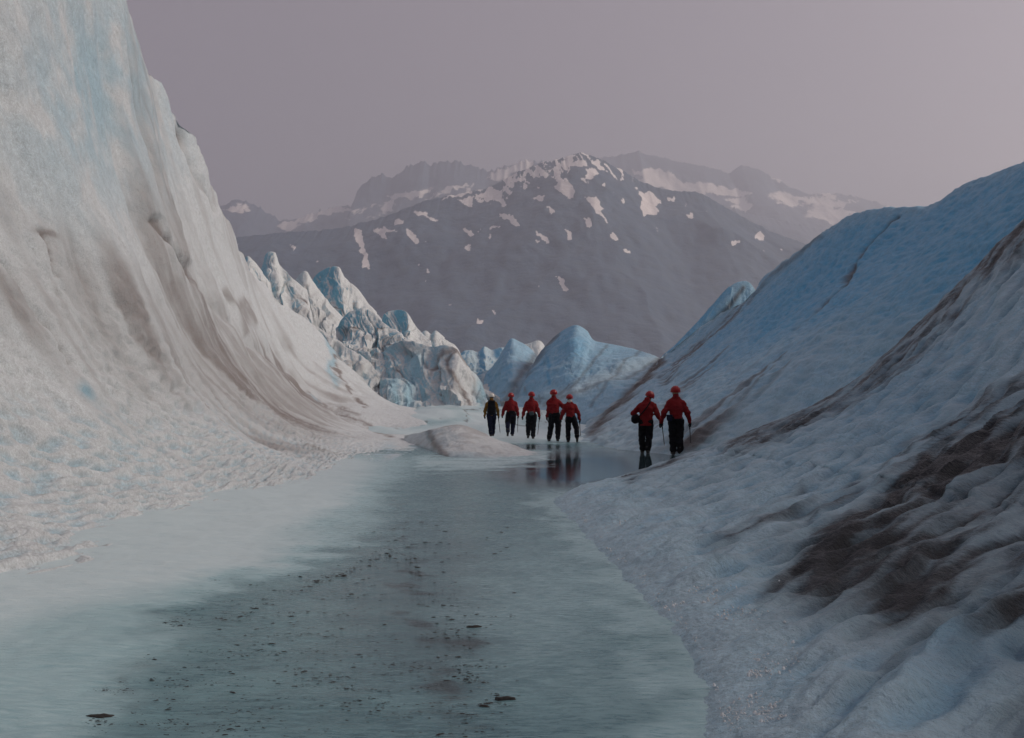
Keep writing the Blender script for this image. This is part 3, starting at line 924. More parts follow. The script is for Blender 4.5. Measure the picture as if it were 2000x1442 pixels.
# ------------------------------------------------------------------ mountains
def mountain(label, sky_line, Yc, Yf, snow_fn, seed, jag=0, nS=620, nT=170, amp=26, vf=800):
    us = np.array([p[0] for p in sky_line], float)
    vv = np.array([p[1] for p in sky_line], float)
    nd = int(nS * .86)
    s = np.concatenate([np.linspace(us[0], 425, (nS - nd) // 2, endpoint=False), np.linspace(425, 1765, nd, endpoint=False), np.linspace(1765, us[-1], nS - nd - (nS - nd) // 2)])
    vc = np.interp(s, us, vv)
    dv = 2.6 * fbm2(s / 17, 0 * s + seed, 5, seed, .6) - jag * np.abs(fbm2(s / 14, 0 * s + seed, 4, seed + 2, .6)) + .3 * jag
    C = np.stack([np.array(pix(a, b, Yc)) for a, b in zip(s, vc)])
    A = np.stack([np.array(pix(a, vf, Yf)) for a in s])
    A[:, 0] = C[:, 0]
    T = np.concatenate([np.linspace(0, 1, nT - 14), 1 + np.linspace(.03, .5, 14)])[None, :, None]
    tf, bk = np.clip(T, 0, 1), np.clip(T - 1, 0, None)
    P = A[:, None] + (C - A)[:, None] * tf
    P[..., 2:] = A[:, None, 2:] + (C - A)[:, None, 2:] * (.5 * tf + .5 * tf ** 1.6)
    P = P + bk * np.array((0, 2600, -1800))
    P[..., 2] -= (dv * Yc / F)[:, None] * tf[..., 0] ** 14        # crags only along the crest
    S = s[:, None] + 0 * T[..., 0]
    Tg = T[..., 0] + 0 * S
    R = np.stack([P[..., 0], P[..., 1] * .55, P[..., 2] * .5], -1)
    gul = 1 - 2 * np.abs(fbm3(R, .0011, 5, seed))
    h = amp * 1.6 * gul + amp * fbm3(R, .003, 4, seed + 3)
    h *= sstep(1.0, .86, Tg) * .92 + .08
    P[..., 1] -= h * 1.6
    P[..., 2] += h * .35
    u, v = proj(P)
    wu = u + 4.5 * fbm2((u + v) / 30, (v - u) / 14, 5, seed + 5, .6)
    wv = v + 4.5 * fbm2((u + v) / 30, (v - u) / 14, 5, seed + 8, .6)
    sn = snow_fn(wu, wv, Tg, gul)
    o = grid_obj('mountain', P, M['mountain'], {'snow': sn})
    tag(o, label, kind='structure')
    return o


FRONT = [(-1400, 640), (-600, 560), (0, 510), (300, 480), (467, 464), (554, 455), (641, 449), (688, 441), (742, 427), (795, 407), (835, 391), (889, 381), (956, 366), (1010, 337), (1056, 319), (1103, 309), (1122, 302), (1135, 299),
         (1150, 303), (1177, 314), (1211, 331), (1257, 357), (1284, 367), (1324, 374), (1365, 375), (1405, 397), (1465, 431), (1519, 458), (1559, 471), (1640, 505), (1760, 560), (2000, 630), (2700, 700), (3400, 740)]
z6 = lambda pts: [(420 + x / 1.4925, 270 + y / 1.4925) for x, y in pts]
PATCH = [z6(p) for p in (
    [(405, 265), (428, 268), (432, 300), (442, 335), (452, 384), (425, 375), (432, 350), (420, 320), (405, 285)],
    [(460, 265), (490, 260), (535, 268), (535, 274), (495, 272), (502, 294), (485, 290)],
    [(525, 235), (550, 235), (545, 248), (524, 252)], [(555, 260), (572, 268), (595, 305), (585, 308), (565, 290)],
    [(575, 215), (600, 215), (652, 240), (640, 243)], [(710, 180), (760, 168), (745, 185), (750, 205), (725, 195)],
    [(765, 170), (800, 148), (835, 152), (838, 175), (860, 205), (842, 200), (815, 180), (780, 188)],
    [(808, 200), (830, 215), (860, 225), (898, 255), (870, 252), (840, 235)], [(715, 262), (740, 265), (768, 285), (740, 285)],
    [(795, 255), (828, 255), (828, 262), (800, 262)], [(725, 318), (745, 308), (745, 325), (728, 325)], [(795, 280), (803, 282), (810, 298), (800, 295)],
    [(925, 266), (955, 278), (972, 292), (978, 310), (965, 310), (945, 285)], [(980, 90), (1000, 90), (1012, 120), (1045, 135), (1050, 160), (1035, 180), (1010, 165), (985, 140), (1000, 130)],
    [(1005, 70), (1085, 62), (1080, 80), (1040, 85), (1025, 105), (1030, 82)], [(1085, 92), (1105, 85), (1120, 105), (1098, 118), (1070, 120), (1080, 108)],
    [(1078, 172), (1110, 172), (1135, 205), (1128, 215), (1148, 250), (1118, 230), (1100, 200), (1080, 185)], [(1072, 232), (1092, 232), (1100, 265), (1085, 255)],
    [(1155, 272), (1168, 278), (1172, 298), (1152, 290)], [(1235, 160), (1275, 155), (1285, 175), (1305, 180), (1300, 195), (1280, 200), (1290, 215), (1265, 227), (1248, 225), (1240, 200), (1245, 180)],
    [(1320, 180), (1340, 165), (1338, 188), (1318, 188)], [(1378, 218), (1392, 220), (1388, 242), (1380, 238)], [(1505, 300), (1528, 293), (1520, 312), (1502, 313)],
    [(1572, 288), (1585, 272), (1602, 292), (1585, 296)], [(985, 400), (1000, 398), (1022, 420), (1040, 450), (1022, 445), (1005, 425)], [(1015, 262), (1025, 262), (1045, 300), (1030, 292)],
    [(1190, 322), (1208, 328), (1212, 334), (1195, 332)], [(865, 120), (905, 110), (900, 122), (868, 128)], [(925, 95), (950, 85), (975, 110), (960, 115)], [(845, 130), (880, 128), (870, 145), (850, 142)],
    [(920, 175), (955, 168), (960, 182), (930, 182)], [(612, 362), (622, 380), (626, 395), (617, 392)], [(215, 308), (236, 320), (232, 325)], [(290, 356), (300, 362), (297, 366)],
    [(478, 442), (508, 462), (505, 466)], [(668, 474), (692, 492), (688, 494)], [(800, 492), (812, 500), (814, 516), (806, 512)], [(758, 531), (785, 531), (785, 536), (760, 536)], [(960, 195), (990, 215), (985, 222)], [(930, 290), (945, 300), (945, 312)],
    [(1185, 175), (1196, 178), (1195, 190), (1188, 188)], [(1120, 128), (1135, 128), (1132, 138)], [(650, 180), (700, 160), (780, 135), (790, 142), (720, 168)])]


def soft(mask):
    m = mask.astype(float)
    for _ in range(1):
        m[1:-1, 1:-1] = (m[1:-1, 1:-1] * 4 + m[:-2, 1:-1] + m[2:, 1:-1] + m[1:-1, :-2] + m[1:-1, 2:]) / 8
    return m


def snow_front(u, v, T, g):
    m = np.zeros(u.shape, bool)
    for p in PATCH:
        m |= in_poly(u, v, p)
    hi = sstep(.80, .97, T) * sstep(880, 960, u) * sstep(1290, 1200, u)
    m |= (hi * .55 + fbm2((u + v) / 40, (u - v) / 9, 4, 77) * .6) > .60
    return soft(m)


def snow_far(u, v, T, g):
    band = sstep(.45, .75, T)
    return np.clip(band * (.34 + .62 * fbm2(u / 70 + v / 60, v / 16, 4, 78) + .1 * g), 0, 1)


def snow_right(u, v, T, g):
    base = fbm2(u / 60 - v / 50, v / 18, 5, 79)
    m = .30 + .55 * base + .5 * stroke(u, v, [(1270, 345), (1350, 365), (1440, 385), (1530, 385), (1660, 420)], 26)
    rock = np.maximum(stroke(u, v, [(1177, 312), (1250, 305), (1330, 325), (1400, 345)], 15), blob(u, v, 1475, 350, 48, 26, 20))
    rock = np.maximum(rock, blob(u, v, 1530, 420, 90, 28, 30))
    return np.clip(m - .8 * rock, 0, 1)


def snow_left(u, v, T, g):
    base = fbm2(u / 50 + v / 40, v / 14, 5, 80)
    m = .05 + .5 * base + .75 * stroke(u, v, [(770, 385), (860, 370), (960, 350), (1030, 320)], 13) + .6 * stroke(u, v, [(560, 440), (640, 410), (700, 408), (760, 412)], 12) + .5 * blob(u, v, 470, 405, 24, 12)
    rock = stroke(u, v, [(700, 385), (735, 360), (830, 340), (930, 345)], 22)
    return np.clip(m - .7 * rock, 0, 1)


mountain('long dark snow-patched mountain filling the valley end', FRONT, 5200, 3000, snow_front, 5, nS=860, nT=210)
mountain('hazy jagged rocky ridge behind the shoulder of the dark mountain',
         [(-1600, 620), (0, 480), (300, 430), (447, 397), (460, 389), (494, 397), (527, 418), (547, 432), (566, 430), (610, 418), (650, 404), (690, 400), (698, 370), (718, 352), (735, 343), (748, 340), (765, 347), (782, 336), (795, 326), (815, 318),
          (829, 312), (842, 326), (862, 313), (880, 316), (902, 319), (925, 324), (949, 335), (976, 327), (1010, 317), (1036, 314), (1100, 325), (1300, 380), (1700, 470), (2600, 600)], 10000, 8000, snow_left, 8, 9, nS=560, nT=110, vf=600)
mountain('farthest pale snow-covered mountain behind the dark one',
         [(-800, 560), (600, 440), (1000, 350), (1120, 322), (1177, 309), (1224, 300), (1240, 298), (1247, 292), (1257, 300), (1311, 313), (1385, 327), (1425, 338), (1445, 323), (1472, 326), (1505, 343), (1546, 366), (1586, 381), (1626, 377), (1680, 386),
          (1727, 400), (1800, 420), (2000, 440), (2600, 520)], 11500, 9300, snow_right, 9, 4, nS=560, nT=110, vf=560)

# ------------------------------------------------------------------ people: smooth solids from distance fields
def nets(fn, lo, hi, h):
    """closed smooth mesh of the surface fn(P) = 0 inside the box lo..hi, cell size h"""
    lo, hi = np.array(lo, float), np.array(hi, float)
    n = np.maximum(np.ceil((hi - lo) / h).astype(int) + 1, 3)
    ax = [lo[k] + h * np.arange(n[k]) for k in range(3)]
    G = np.stack(np.meshgrid(*ax, indexing='ij'), -1)
    V = fn(G)
    V[0], V[-1] = np.maximum(V[0], h), np.maximum(V[-1], h)
    V[:, 0], V[:, -1] = np.maximum(V[:, 0], h), np.maximum(V[:, -1], h)
    V[:, :, 0], V[:, :, -1] = np.maximum(V[:, :, 0], h), np.maximum(V[:, :, -1], h)
    c = tuple(n - 1)
    acc, cnt = np.zeros(c + (3,)), np.zeros(c)
    sl = lambda o: tuple(slice(o[k], o[k] + c[k]) for k in range(3))
    for a in range(3):
        e = np.eye(3, dtype=int)[a]
        b1, b2 = [np.eye(3, dtype=int)[k] for k in range(3) if k != a]
        for i in (0, 1):
            for j in (0, 1):
                o = i * b1 + j * b2
                v0, v1 = V[sl(o)], V[sl(o + e)]
                cr = (v0 < 0) != (v1 < 0)
                t = np.where(cr, v0 / np.where(cr, v0 - v1, 1), 0)
                for k in range(3):
                    acc[..., k] += np.where(cr, o[k] + t * e[k], 0)
                cnt += cr
    act = cnt > 0
    ids = np.full(c, -1)
    ids[act] = np.arange(act.sum())
    idx = np.argwhere(act)
    verts = lo + h * (idx + acc[act] / cnt[act][:, None])
    quads = []
    for a in range(3):
        e = np.eye(3, dtype=int)[a]
        b, d = [(a + 1) % 3, (a + 2) % 3]
        s0 = [slice(1, -1)] * 3
        s0[a] = slice(0, -1)
        s1 = [slice(1, -1)] * 3
        s1[a] = slice(1, None)
        v0, v1 = V[tuple(s0)], V[tuple(s1)]
        for flip, m in ((False, (v0 < 0) & (v1 >= 0)), (True, (v0 >= 0) & (v1 < 0))):
            w = np.argwhere(m)
            if not len(w):
                continue
            for k in range(3):
                if k != a:
                    w[:, k] += 1
            B, D = np.eye(3, dtype=int)[b], np.eye(3, dtype=int)[d]
            q = [ids[tuple((w - x).T)] for x in (B + D, D, 0 * D, B)]
            q = np.stack(q, 1)
            quads.append(q[:, ::-1] if flip else q)
    return verts, np.concatenate(quads)


def cap(G, a, b, ra, rb, sy=1.0):
    a, b = np.array(a, float), np.array(b, float)
    s = np.array((1, sy, 1))
    p, ba = (G - a) * s, (b - a) * s
    t = np.clip((p @ ba) / (ba @ ba + 1e-9), 0, 1)
    return np.linalg.norm(p - t[..., None] * ba, axis=-1) - (ra + (rb - ra) * t)


def ell(G, c, r):
    r = np.array(r, float)
    p = (G - np.array(c, float)) / r
    return (np.linalg.norm(p, axis=-1) - 1) * r.min()


def rbox(G, c, half, r, M3=None):
    p = G - np.array(c, float)
    if M3 is not None:
        p = p @ M3
    d = np.abs(p) - (np.array(half, float) - r)
    return np.linalg.norm(np.maximum(d, 0), axis=-1) + np.minimum(d.max(-1), 0) - r


def smin(*ds, k=.03):
    o = ds[0]
    for d in ds[1:]:
        h = np.clip(.5 + .5 * (d - o) / k, 0, 1)
        o = d + (o - d) * h - k * h * (1 - h)
    return o


def solid(name, fn, pts, pad, h, mat, parent):
    pts = np.array(pts, float)
    h = h * 1.35
    v, q = nets(fn, pts.min(0) - pad, pts.max(0) + pad, h)
    return link(bpy.data.objects.new(name, raw_mesh(name, v, q, mat)), parent)


def wrinkle(G, amp, seed, f=9):
    return amp * n3(G[..., 0] * f, G[..., 1] * f, G[..., 2] * f * 1.9, seed) + amp * .5 * n3(G[..., 0] * f * 2.3, G[..., 1] * f * 2.3, G[..., 2] * f * 3, seed + 1)


M['red'] = plain('red_shell_fabric', (.15, .007, .010), .8, .2, 30, Specular_IOR_Level=.15)
M['yellow'] = plain('yellow_shell_fabric', (.14, .072, .009), .8, .2, 30, Specular_IOR_Level=.15)
M['black_cloth'] = plain('black_cloth', (.006, .0065, .009), .9, .3, 40, Specular_IOR_Level=.1)
M['navy_cloth'] = plain('navy_cloth', (.007, .010, .026), .9, .3, 40, Specular_IOR_Level=.1)
M['boot'] = plain('boot_leather', (.012, .011, .010), .7, .3, 40)
M['red_helmet'] = plain('red_helmet_shell', (.24, .006, .010), .32, .08, 10, .05, Specular_IOR_Level=.3)
M['white_helmet'] = plain('white_helmet_shell', (.62, .62, .58), .35, .08, 10, .05)
M['skin'] = plain('skin', (.42, .25, .18), .55, .08, 30)
M['eye'] = plain('eye', (.10, .08, .07), .2, .1, 30)
M['brown_hair'] = plain('brown_hair', (.05, .03, .02), .6, .4, 60)
M['fair_hair'] = plain('fair_hair', (.24, .18, .11), .6, .4, 60)
M['grey_pack'] = plain('grey_green_pack', (.035, .055, .065), .8, .3, 30)
M['pale_cloth'] = plain('pale_cloth', (.40, .38, .36), .8, .2, 30)
M['metal'] = plain('dark_metal', (.035, .035, .04), .4, .2, 30)
M['light_metal'] = plain('pale_metal', (.30, .28, .24), .4, .2, 30)


def person(label, u, vf, h=1.80, jacket='red', helmet='red_helmet', trousers='black_cloth', lean=(0, 0), head=(0, 0, 0), hl=(0, 0, 0), feet=((-.09, .1, 0), (.1, -.12, 0)), knees=((0, .06), (0, .05)),
           arms=None, hair='brown_hair', hem=.86, collar=None, wide=1.0, shorts=False, seed=0, rot=0):
    """feet: (x, y, lift) of both; arms: ((elbow), (wrist)) of both, metres in the person's own frame, facing +Y"""
    base = gpix(u, vf)
    root = link(bpy.data.objects.new('person', None))
    root.location = Vector(base)
    root.rotation_euler = (0, 0, rot)
    sc = h / 1.80
    root.scale = (sc, sc, sc)
    tag(root, label, 'person', 'hikers walking up the ice valley')
    lx, ly = lean
    hip = np.array((0, 0, .92))
    chest = np.array((lx * .6, ly * .6, 1.28))
    sh = np.array((lx, ly, 1.44))
    nk = sh + (lx * .15, ly * .15 + .01, .08)
    hd = nk + np.array((lx * .25 + hl[0], ly * .3 + .03 + hl[1], .145 + hl[2]))
    S = [sh + (-.170 * wide, 0, -.06), sh + (.170 * wide, 0, -.06)]
    E = [np.array(a[0]) for a in arms]
    W = [np.array(a[1]) for a in arms]
    HP = [hip + (-.095, 0, -.02), hip + (.095, 0, -.02)]
    A = [np.array((f[0], f[1], .10 + f[2])) for f in feet]
    K = [(HP[i] + A[i]) / 2 + (knees[i][0], knees[i][1], .02) for i in (0, 1)]
    yaw, pitch, roll = head
    R = Matrix.Rotation(yaw, 3, 'Z') @ Matrix.Rotation(roll, 3, 'Y') @ Matrix.Rotation(pitch, 3, 'X')
    R3 = np.array(R)
    H = lambda G: (G - hd) @ R3                      # into the head's own frame, face towards +Y

    def headf(G):
        g = H(G)
        d = smin(ell(g, (0, -.005, .03), (.078, .098, .092)), ell(g, (0, .028, -.05), (.060, .070, .072)), k=.04)
        d = smin(d, cap(g, (0, .094, .012), (0, .112, -.022), .009, .014), k=.015)          # nose
        for s_ in (-1, 1):
            d = np.maximum(d, -(ell(g, (s_ * .032, .100, .018), (.019, .014, .011))))       # eye sockets
            d = smin(d, ell(g, (s_ * .080, -.005, -.005), (.011, .022, .034)), k=.01)       # ears
        d = np.maximum(d, -ell(g, (0, .108, -.062), (.024, .012, .0045)))                    # mouth
        return smin(d, ell(g, (0, .096, -.053), (.022, .009, .006)), ell(g, (0, .094, -.071), (.019, .010, .007)), k=.006)

    def bodyf(G):
        d = smin(cap(G, hip, chest, .125, .135, 1.25), cap(G, S[0], S[1], .065, .065), cap(G, sh, hd - R3 @ np.array((0, .0, .03)), .058, .054), k=.06)
        for i in (0, 1):
            d = smin(d, cap(G, HP[i], K[i], .082, .055), cap(G, K[i], A[i], .052, .038), cap(G, A[i] + (0, -.02, -.06), A[i] + (0, .12, -.07), .035, .028), k=.04)
            hand = W[i] + (W[i] - E[i]) / np.linalg.norm(W[i] - E[i]) * .07
            d = smin(d, cap(G, S[i], E[i], .050, .038), cap(G, E[i], W[i], .038, .026), cap(G, W[i], hand, .024, .030), k=.025)
        return smin(d, headf(G), k=.012)
    pts = [hd + .16, hd - .16, *A, *E, *W, *S, (0, 0, 0)]
    solid('body', bodyf, pts, .13, .015, M['skin'], root)
    for s_ in (-1, 1):
        c = hd + R3 @ np.array((s_ * .032, .084, .018))
        solid('eye', lambda G: ell(G, c, (.013, .013, .013)), [c], .02, .0045, M['eye'], root)

    def hairf(G):
        g = H(G)
        d = ell(g, (0, -.022, .022), (.092, .100, .092))
        d = smin(d, cap(g, (0, -.075, -.02), (0, -.078, -.085), .045, .030), k=.03)
        return np.maximum(d, g[..., 1] - .035 - .3 * g[..., 2]) + wrinkle(g, .004, seed + 5, 25)
    solid('hair', hairf, [hd], .16, .010, M[hair], root)

    # jacket
    def jacketf(G):
        lo = hip + (0, 0, hem - .92 + .05)
        d = smin(cap(G, lo, chest, .168 * wide, .178 * wide, 1.32), cap(G, S[0] + (.03, 0, -.05), S[1] + (-.03, 0, -.05), .085, .085), cap(G, chest, nk, .17, .066, 1.15), cap(G, S[0] + (0, 0, -.02), nk, .075, .07), cap(G, S[1] + (0, 0, -.02), nk, .075, .07), k=.07)
        for i in (0, 1):
            a2 = E[i] + (W[i] - E[i]) * .93
            d = smin(d, cap(G, S[i], E[i], .084, .074), cap(G, E[i], a2, .074, .056), k=.045)
        blouse = .012 * np.sin((G[..., 2] + .6 * G[..., 0] + .3 * G[..., 1]) * 34 + seed) * sstep(1.25, .95, G[..., 2])
        d = d + wrinkle(G, .018, seed, 7) + .7 * blouse
        cut = np.maximum(hem + .25 * np.abs(G[..., 0]) * 0 - G[..., 2] - .45 * sstep(.17, .26, np.abs(G[..., 0] - lx * .4)), G[..., 2] - nk[2] - .03)
        return np.maximum(d, cut)
    j = solid('jacket', jacketf, [S[0], S[1], *E, *W, hip - (0, 0, .1), nk + (0, 0, .05)], .13, .0115, M[jacket], root)

    def collarf(G):
        d = cap(G, nk - (0, .01, .02), nk + (0, -.02, .055), .088, .080) + wrinkle(G, .006, seed + 3, 14)
        return np.maximum(d, -cap(G, nk - (0, 0, .1), nk + (0, .0, .12), .062, .066))
    solid('collar', collarf, [nk], .14, .0095, M[collar or jacket], j)

    # trousers
    def trousersf(G):
        d = smin(cap(G, hip + (-.05, 0, 0), hip + (.05, 0, 0), .125, .125, 1.1), cap(G, hip + (0, 0, .02), hip + (0, 0, .12), .15, .145, 1.3), k=.05)
        for i in (0, 1):
            d = smin(d, cap(G, HP[i], K[i], .125, .102), cap(G, K[i], A[i] + (0, 0, .03), .102, .086), k=.02)
        d = d + wrinkle(G, .020, seed + 7, 7)
        return np.maximum(d, G[..., 2] - 1.03)
    solid('trousers', trousersf, [HP[0] + (0, 0, .12), HP[1] + (0, 0, .12), *A, *K], .15, .012, M['navy_cloth' if shorts else trousers], root)
    if shorts:
        def shortsf(G):
            d = smin(cap(G, hip + (-.06, 0, .02), hip + (.06, 0, .02), .15, .15, 1.1), k=.05)
            for i in (0, 1):
                d = smin(d, cap(G, HP[i], K[i] + (0, 0, .03), .130, .118), k=.03)
            return np.maximum(d + wrinkle(G, .012, seed + 8, 8), .50 - G[..., 2])
        solid('shorts', shortsf, [HP[0] + (0, 0, .1), HP[1] + (0, 0, .1), *K], .17, .012, M['black_cloth'], root)
    # climbing belt over the hips
    def beltf(G):
        d = np.abs(cap(G, hip + (0, 0, -.1), hip + (0, 0, .1), .172, .172, 1.28)) - .014
        return np.maximum(d, np.abs(G[..., 2] - .93) - .028)
    if hem > .88:
        solid('belt', beltf, [hip], .21, .012, M['black_cloth'], root)
    # boots
    for i in (0, 1):
        pitchf = .9 * min(1, feet[i][2] * 6)
        toe = A[i] + np.array((0.012 * (1 if i else -1), .175 * math.cos(pitchf), -.065 - .175 * math.sin(pitchf)))
        toe[2] = max(toe[2], .035)
        heel = A[i] + np.array((0, -.035, -.055))
        heel[2] = max(heel[2], .04)

        def bootf(G):
            d = smin(cap(G, heel, toe, .050, .043), cap(G, A[i] + (0, 0, -.02), A[i] + (0, -.01, .09), .057, .066), k=.03)
            return np.maximum(d + wrinkle(G, .004, seed + 9, 20), .004 - G[..., 2])
        b = solid('boot', bootf, [toe, heel, A[i]], .12, .009, M['boot'], root)

        def solef(G):
            d = cap(G, heel - (0, .005, .03), toe + (0, .005, -.03), .052, .047)
            return np.maximum(np.maximum(d, -G[..., 2]), G[..., 2] - max(.022, min(toe[2], heel[2]) - .018))
        solid('sole', solef, [toe, heel], .09, .007, M['metal'], b)
    # gloves: palm, four curled fingers of different lengths, thumb
    grips = []
    for i in (0, 1):
        s_ = 1 if i else -1
        dn = (W[i] - E[i]) / np.linalg.norm(W[i] - E[i])
        inn = np.array((-s_, 0, 0.)) - dn * (-s_ * dn[0])
        inn /= np.linalg.norm(inn)
        fw = np.cross(dn, inn) * (-s_)
        fw = fw if fw[1] > 0 else -fw
        w0 = W[i] + dn * .01
        T = lambda a, b, c: w0 + dn * a + inn * b + fw * c

        def glovef(G):
            d = cap(G, T(-.03, 0, 0), T(.015, 0, 0), .040, .036)                     # cuff
            d = smin(d, cap(G, T(.05, 0, -.018), T(.055, 0, .022), .027, .026), cap(G, T(.02, 0, 0), T(.055, 0, 0), .030, .028), k=.02)
            for k, (c, ln) in enumerate(((.034, .036), (.012, .041), (-.010, .038), (-.030, .030))):
                p0, p1, p2, p3 = T(.070, -.003, c), T(.070 + ln, .006, c), T(.078 + ln, .006 + ln * .75, c), T(.052 + ln * .6, .014 + ln * .9, c)
                d = np.minimum(d, smin(cap(G, p0, p1, .0125, .0115), cap(G, p1, p2, .0115, .0105), cap(G, p2, p3, .0105, .009), k=.006))
            th = smin(cap(G, T(.025, .012, .030), T(.058, .030, .050), .0145, .0125), cap(G, T(.058, .030, .050), T(.082, .046, .036), .0125, .010), k=.006)
            return smin(d, th, k=.008)
        solid('glove', glovef, [T(-.05, 0, 0), T(.13, .05, .06), T(.13, -.04, -.06)], .05, .0058, M['black_cloth'], root)
        g = T(.078, .022, 0)
        grips.append(g)

    # helmet
    Hc = lambda G: H(G) - np.array((0, -.004, .045))

    def helmf(G):
        g = Hc(G)
        d = ell(g, (0, 0, 0), (.132, .152, .126))
        d = np.maximum(d, -.038 - g[..., 2] + .12 * g[..., 1])
        for x in (-.045, 0, .045):                                                    # raised ribs along the shell
            d = smin(d, np.maximum(ell(g, (x, 0, .004), (.012, .150, .126)), -.01 - g[..., 2]), k=.012)
        return d
    he = solid('helmet', helmf, [hd + R3 @ np.array((0, 0, .05))], .17, .008, M[helmet], root)

    def brimf(G):
        g = Hc(G)
        z0 = -.038 + .12 * g[..., 1]
        d = np.abs(ell(g, (0, 0, 0), (.136, .156, .132))) - .009
        return np.maximum(d, np.abs(g[..., 2] - z0) - .012)
    solid('rim', brimf, [hd + R3 @ np.array((0, 0, .05))], .17, .0085, M[helmet], he)

    def strapf(G):
        g = H(G)
        d = np.minimum(cap(g, (-.085, -.01, .02), (-.06, .045, -.09), .007, .007), cap(g, (.085, -.01, .02), (.06, .045, -.09), .007, .007))
        d = np.minimum(d, cap(g, (-.06, .045, -.09), (.06, .045, -.09), .007, .007))
        d = np.minimum(d, np.minimum(cap(g, (-.075, -.07, .0), (0, -.098, -.035), .008, .008), cap(g, (.075, -.07, .0), (0, -.098, -.035), .008, .008)))
        return d
    solid('strap', strapf, [hd], .15, .007, M['black_cloth'], he)
    mw = Matrix.Translation(Vector(base)) @ Matrix.Rotation(rot, 4, 'Z') @ Matrix.Scale(sc, 4)
    return dict(root=root, mw=mw, base=base, grips=grips, hip=hip, chest=chest, sh=sh, S=S, K=K, A=A, sc=sc, W=W)


def in_frame(p, name):
    """a top-level thing whose parts are laid out in a person's own frame"""
    r = link(bpy.data.objects.new(name, None))
    r.matrix_world = p['mw']
    return r


def pole(p, side, tip_px, label, light=False):
    g = np.array(p['mw'] @ Vector(p['grips'][side]))
    tip = pix(tip_px[0], tip_px[1], p['base'][1] + .02)
    r = link(bpy.data.objects.new('walking_pole', None))
    r.location = Vector(tip)
    tag(r, label, 'pole', 'poles carried by the hikers')
    a = g - tip
    L = np.linalg.norm(a)
    d = a / L
    side_v = np.array((0, 1.0, 0)) - d * d[1]
    side_v /= np.linalg.norm(side_v)
    m = M['light_metal' if light else 'metal']
    top = a + d * .035
    solid('shaft', lambda G: cap(G, d * .07, top, .0125, .0145), [d * .07, top], .03, .0085, m, r)
    hd_ = solid('head', lambda G: smin(cap(G, top - side_v * .11, top, .007, .013), cap(G, top, top + side_v * .09, .013, .010), k=.01), [top - side_v * .12, top + side_v * .1], .03, .007, m, r)
    solid('grip', lambda G: cap(G, a * .80, a * .97, .016, .017), [a * .8, a * .97], .03, .008, M['black_cloth'], r)
    solid('spike', lambda G: cap(G, d * .0, d * .08, .004, .010), [d * 0, d * .08], .02, .0055, M['light_metal'], r)
    return r


def arm(sx, e=(.08, -.02, 0), w=(.10, .05, 0), sh=1.41):
    """hanging arm: offsets of elbow and wrist from the straight drop at the shoulder"""
    return ((sx * (.20 + e[0]), e[1], sh - .29 + e[2]), (sx * (.20 + w[0]), w[1], sh - .54 + w[2]))


p1 = person('person in yellow jacket and white helmet carrying a dark backpack', 960, 852, 1.80, 'yellow', 'white_helmet', 'navy_cloth', lean=(0, .06), head=(0, -.25, 0), feet=((-.03, -.10, 0), (.07, .28, .0)), knees=((0, .05), (0, .08)),
            arms=(arm(-1, (.06, 0, 0), (.09, .06, 0)), arm(1, (.05, 0, 0), (.10, .06, 0))), seed=1, rot=.05)
p2 = person('red-jacketed person in baggy black shorts over leggings, beside the backpacker', 998, 852, 1.82, feet=((-.13, -.24, .10), (.06, .20, .0)), knees=((-.03, .14), (.01, .08)), lean=(.0, .07), head=(-.2, -.15, 0),
            arms=(arm(-1, (.09, .0, 0), (.16, .06, .02)), arm(1, (.06, 0, 0), (.10, .04, 0))), seed=2, hem=.99, shorts=True, wide=1.06)
p3 = person('red-jacketed person with a grey-green pouch on the lower back', 1038, 857, 1.83, feet=((-.12, .30, .05), (.06, -.10, 0)), knees=((-.01, .10), (0, .04)), lean=(.0, .05), head=(.35, -.05, .1),
            arms=(arm(-1, (.07, 0, 0), (.14, .03, 0)), arm(1, (.05, 0, 0), (.11, .03, 0))), seed=3, hem=.99, wide=.97)
p4 = person('tall red-jacketed person with bent right elbow, pole slanting from left hand', 1083, 862, 1.88, feet=((-.19, .0, 0), (.11, -.08, 0)), knees=((.02, .06), (.03, .05)), lean=(-.02, .04), head=(0, 0, 0),
            arms=(arm(-1, (.0, -.02, 0), (.06, .06, .0)), ((.40, .0, 1.13), (.30, .30, 1.02))), seed=4, hair='fair_hair', hem=.94)
p5 = person('shorter red-jacketed person with pale collar, right foot kicked out', 1115, 864, 1.70, feet=((-.10, .02, 0), (.23, -.12, .09)), knees=((0, .08), (.05, .10)), lean=(-.03, .06), head=(.1, -.15, 0),
            arms=(arm(-1, (.10, .02, 0), (.17, .12, .0)), arm(1, (.08, 0, 0), (.14, .06, 0))), seed=5, collar='pale_cloth', hem=.90, wide=1.02)
p6 = person('red-jacketed person leaning with bowed head, dark satchel slung at left hip', 1262, 886, 1.74, feet=((-.11, .10, 0), (.05, -.02, 0)), knees=((-.01, .06), (.02, .06)), lean=(.03, .05), head=(-.55, -.35, .30), hl=(.06, .04, -.03),
            arms=(((-.36, .06, 1.16), (-.25, .30, 1.06)), ((.32, .0, 1.15), (.44, .06, .92))), seed=6, hem=.80, wide=1.12, rot=-.12)
p7 = person('red-jacketed person nearest the right slope, light hair below helmet, pole in right hand', 1321, 889, 1.84, feet=((-.07, .06, 0), (.10, -.02, 0)), knees=((0, .05), (.0, .05)), lean=(.0, .04), head=(0, -.05, 0),
            arms=(arm(-1, (.12, -.02, 0), (.20, .06, -.02)), arm(1, (.10, 0, 0), (.17, .06, .0))), seed=7, hair='fair_hair', hem=.92)

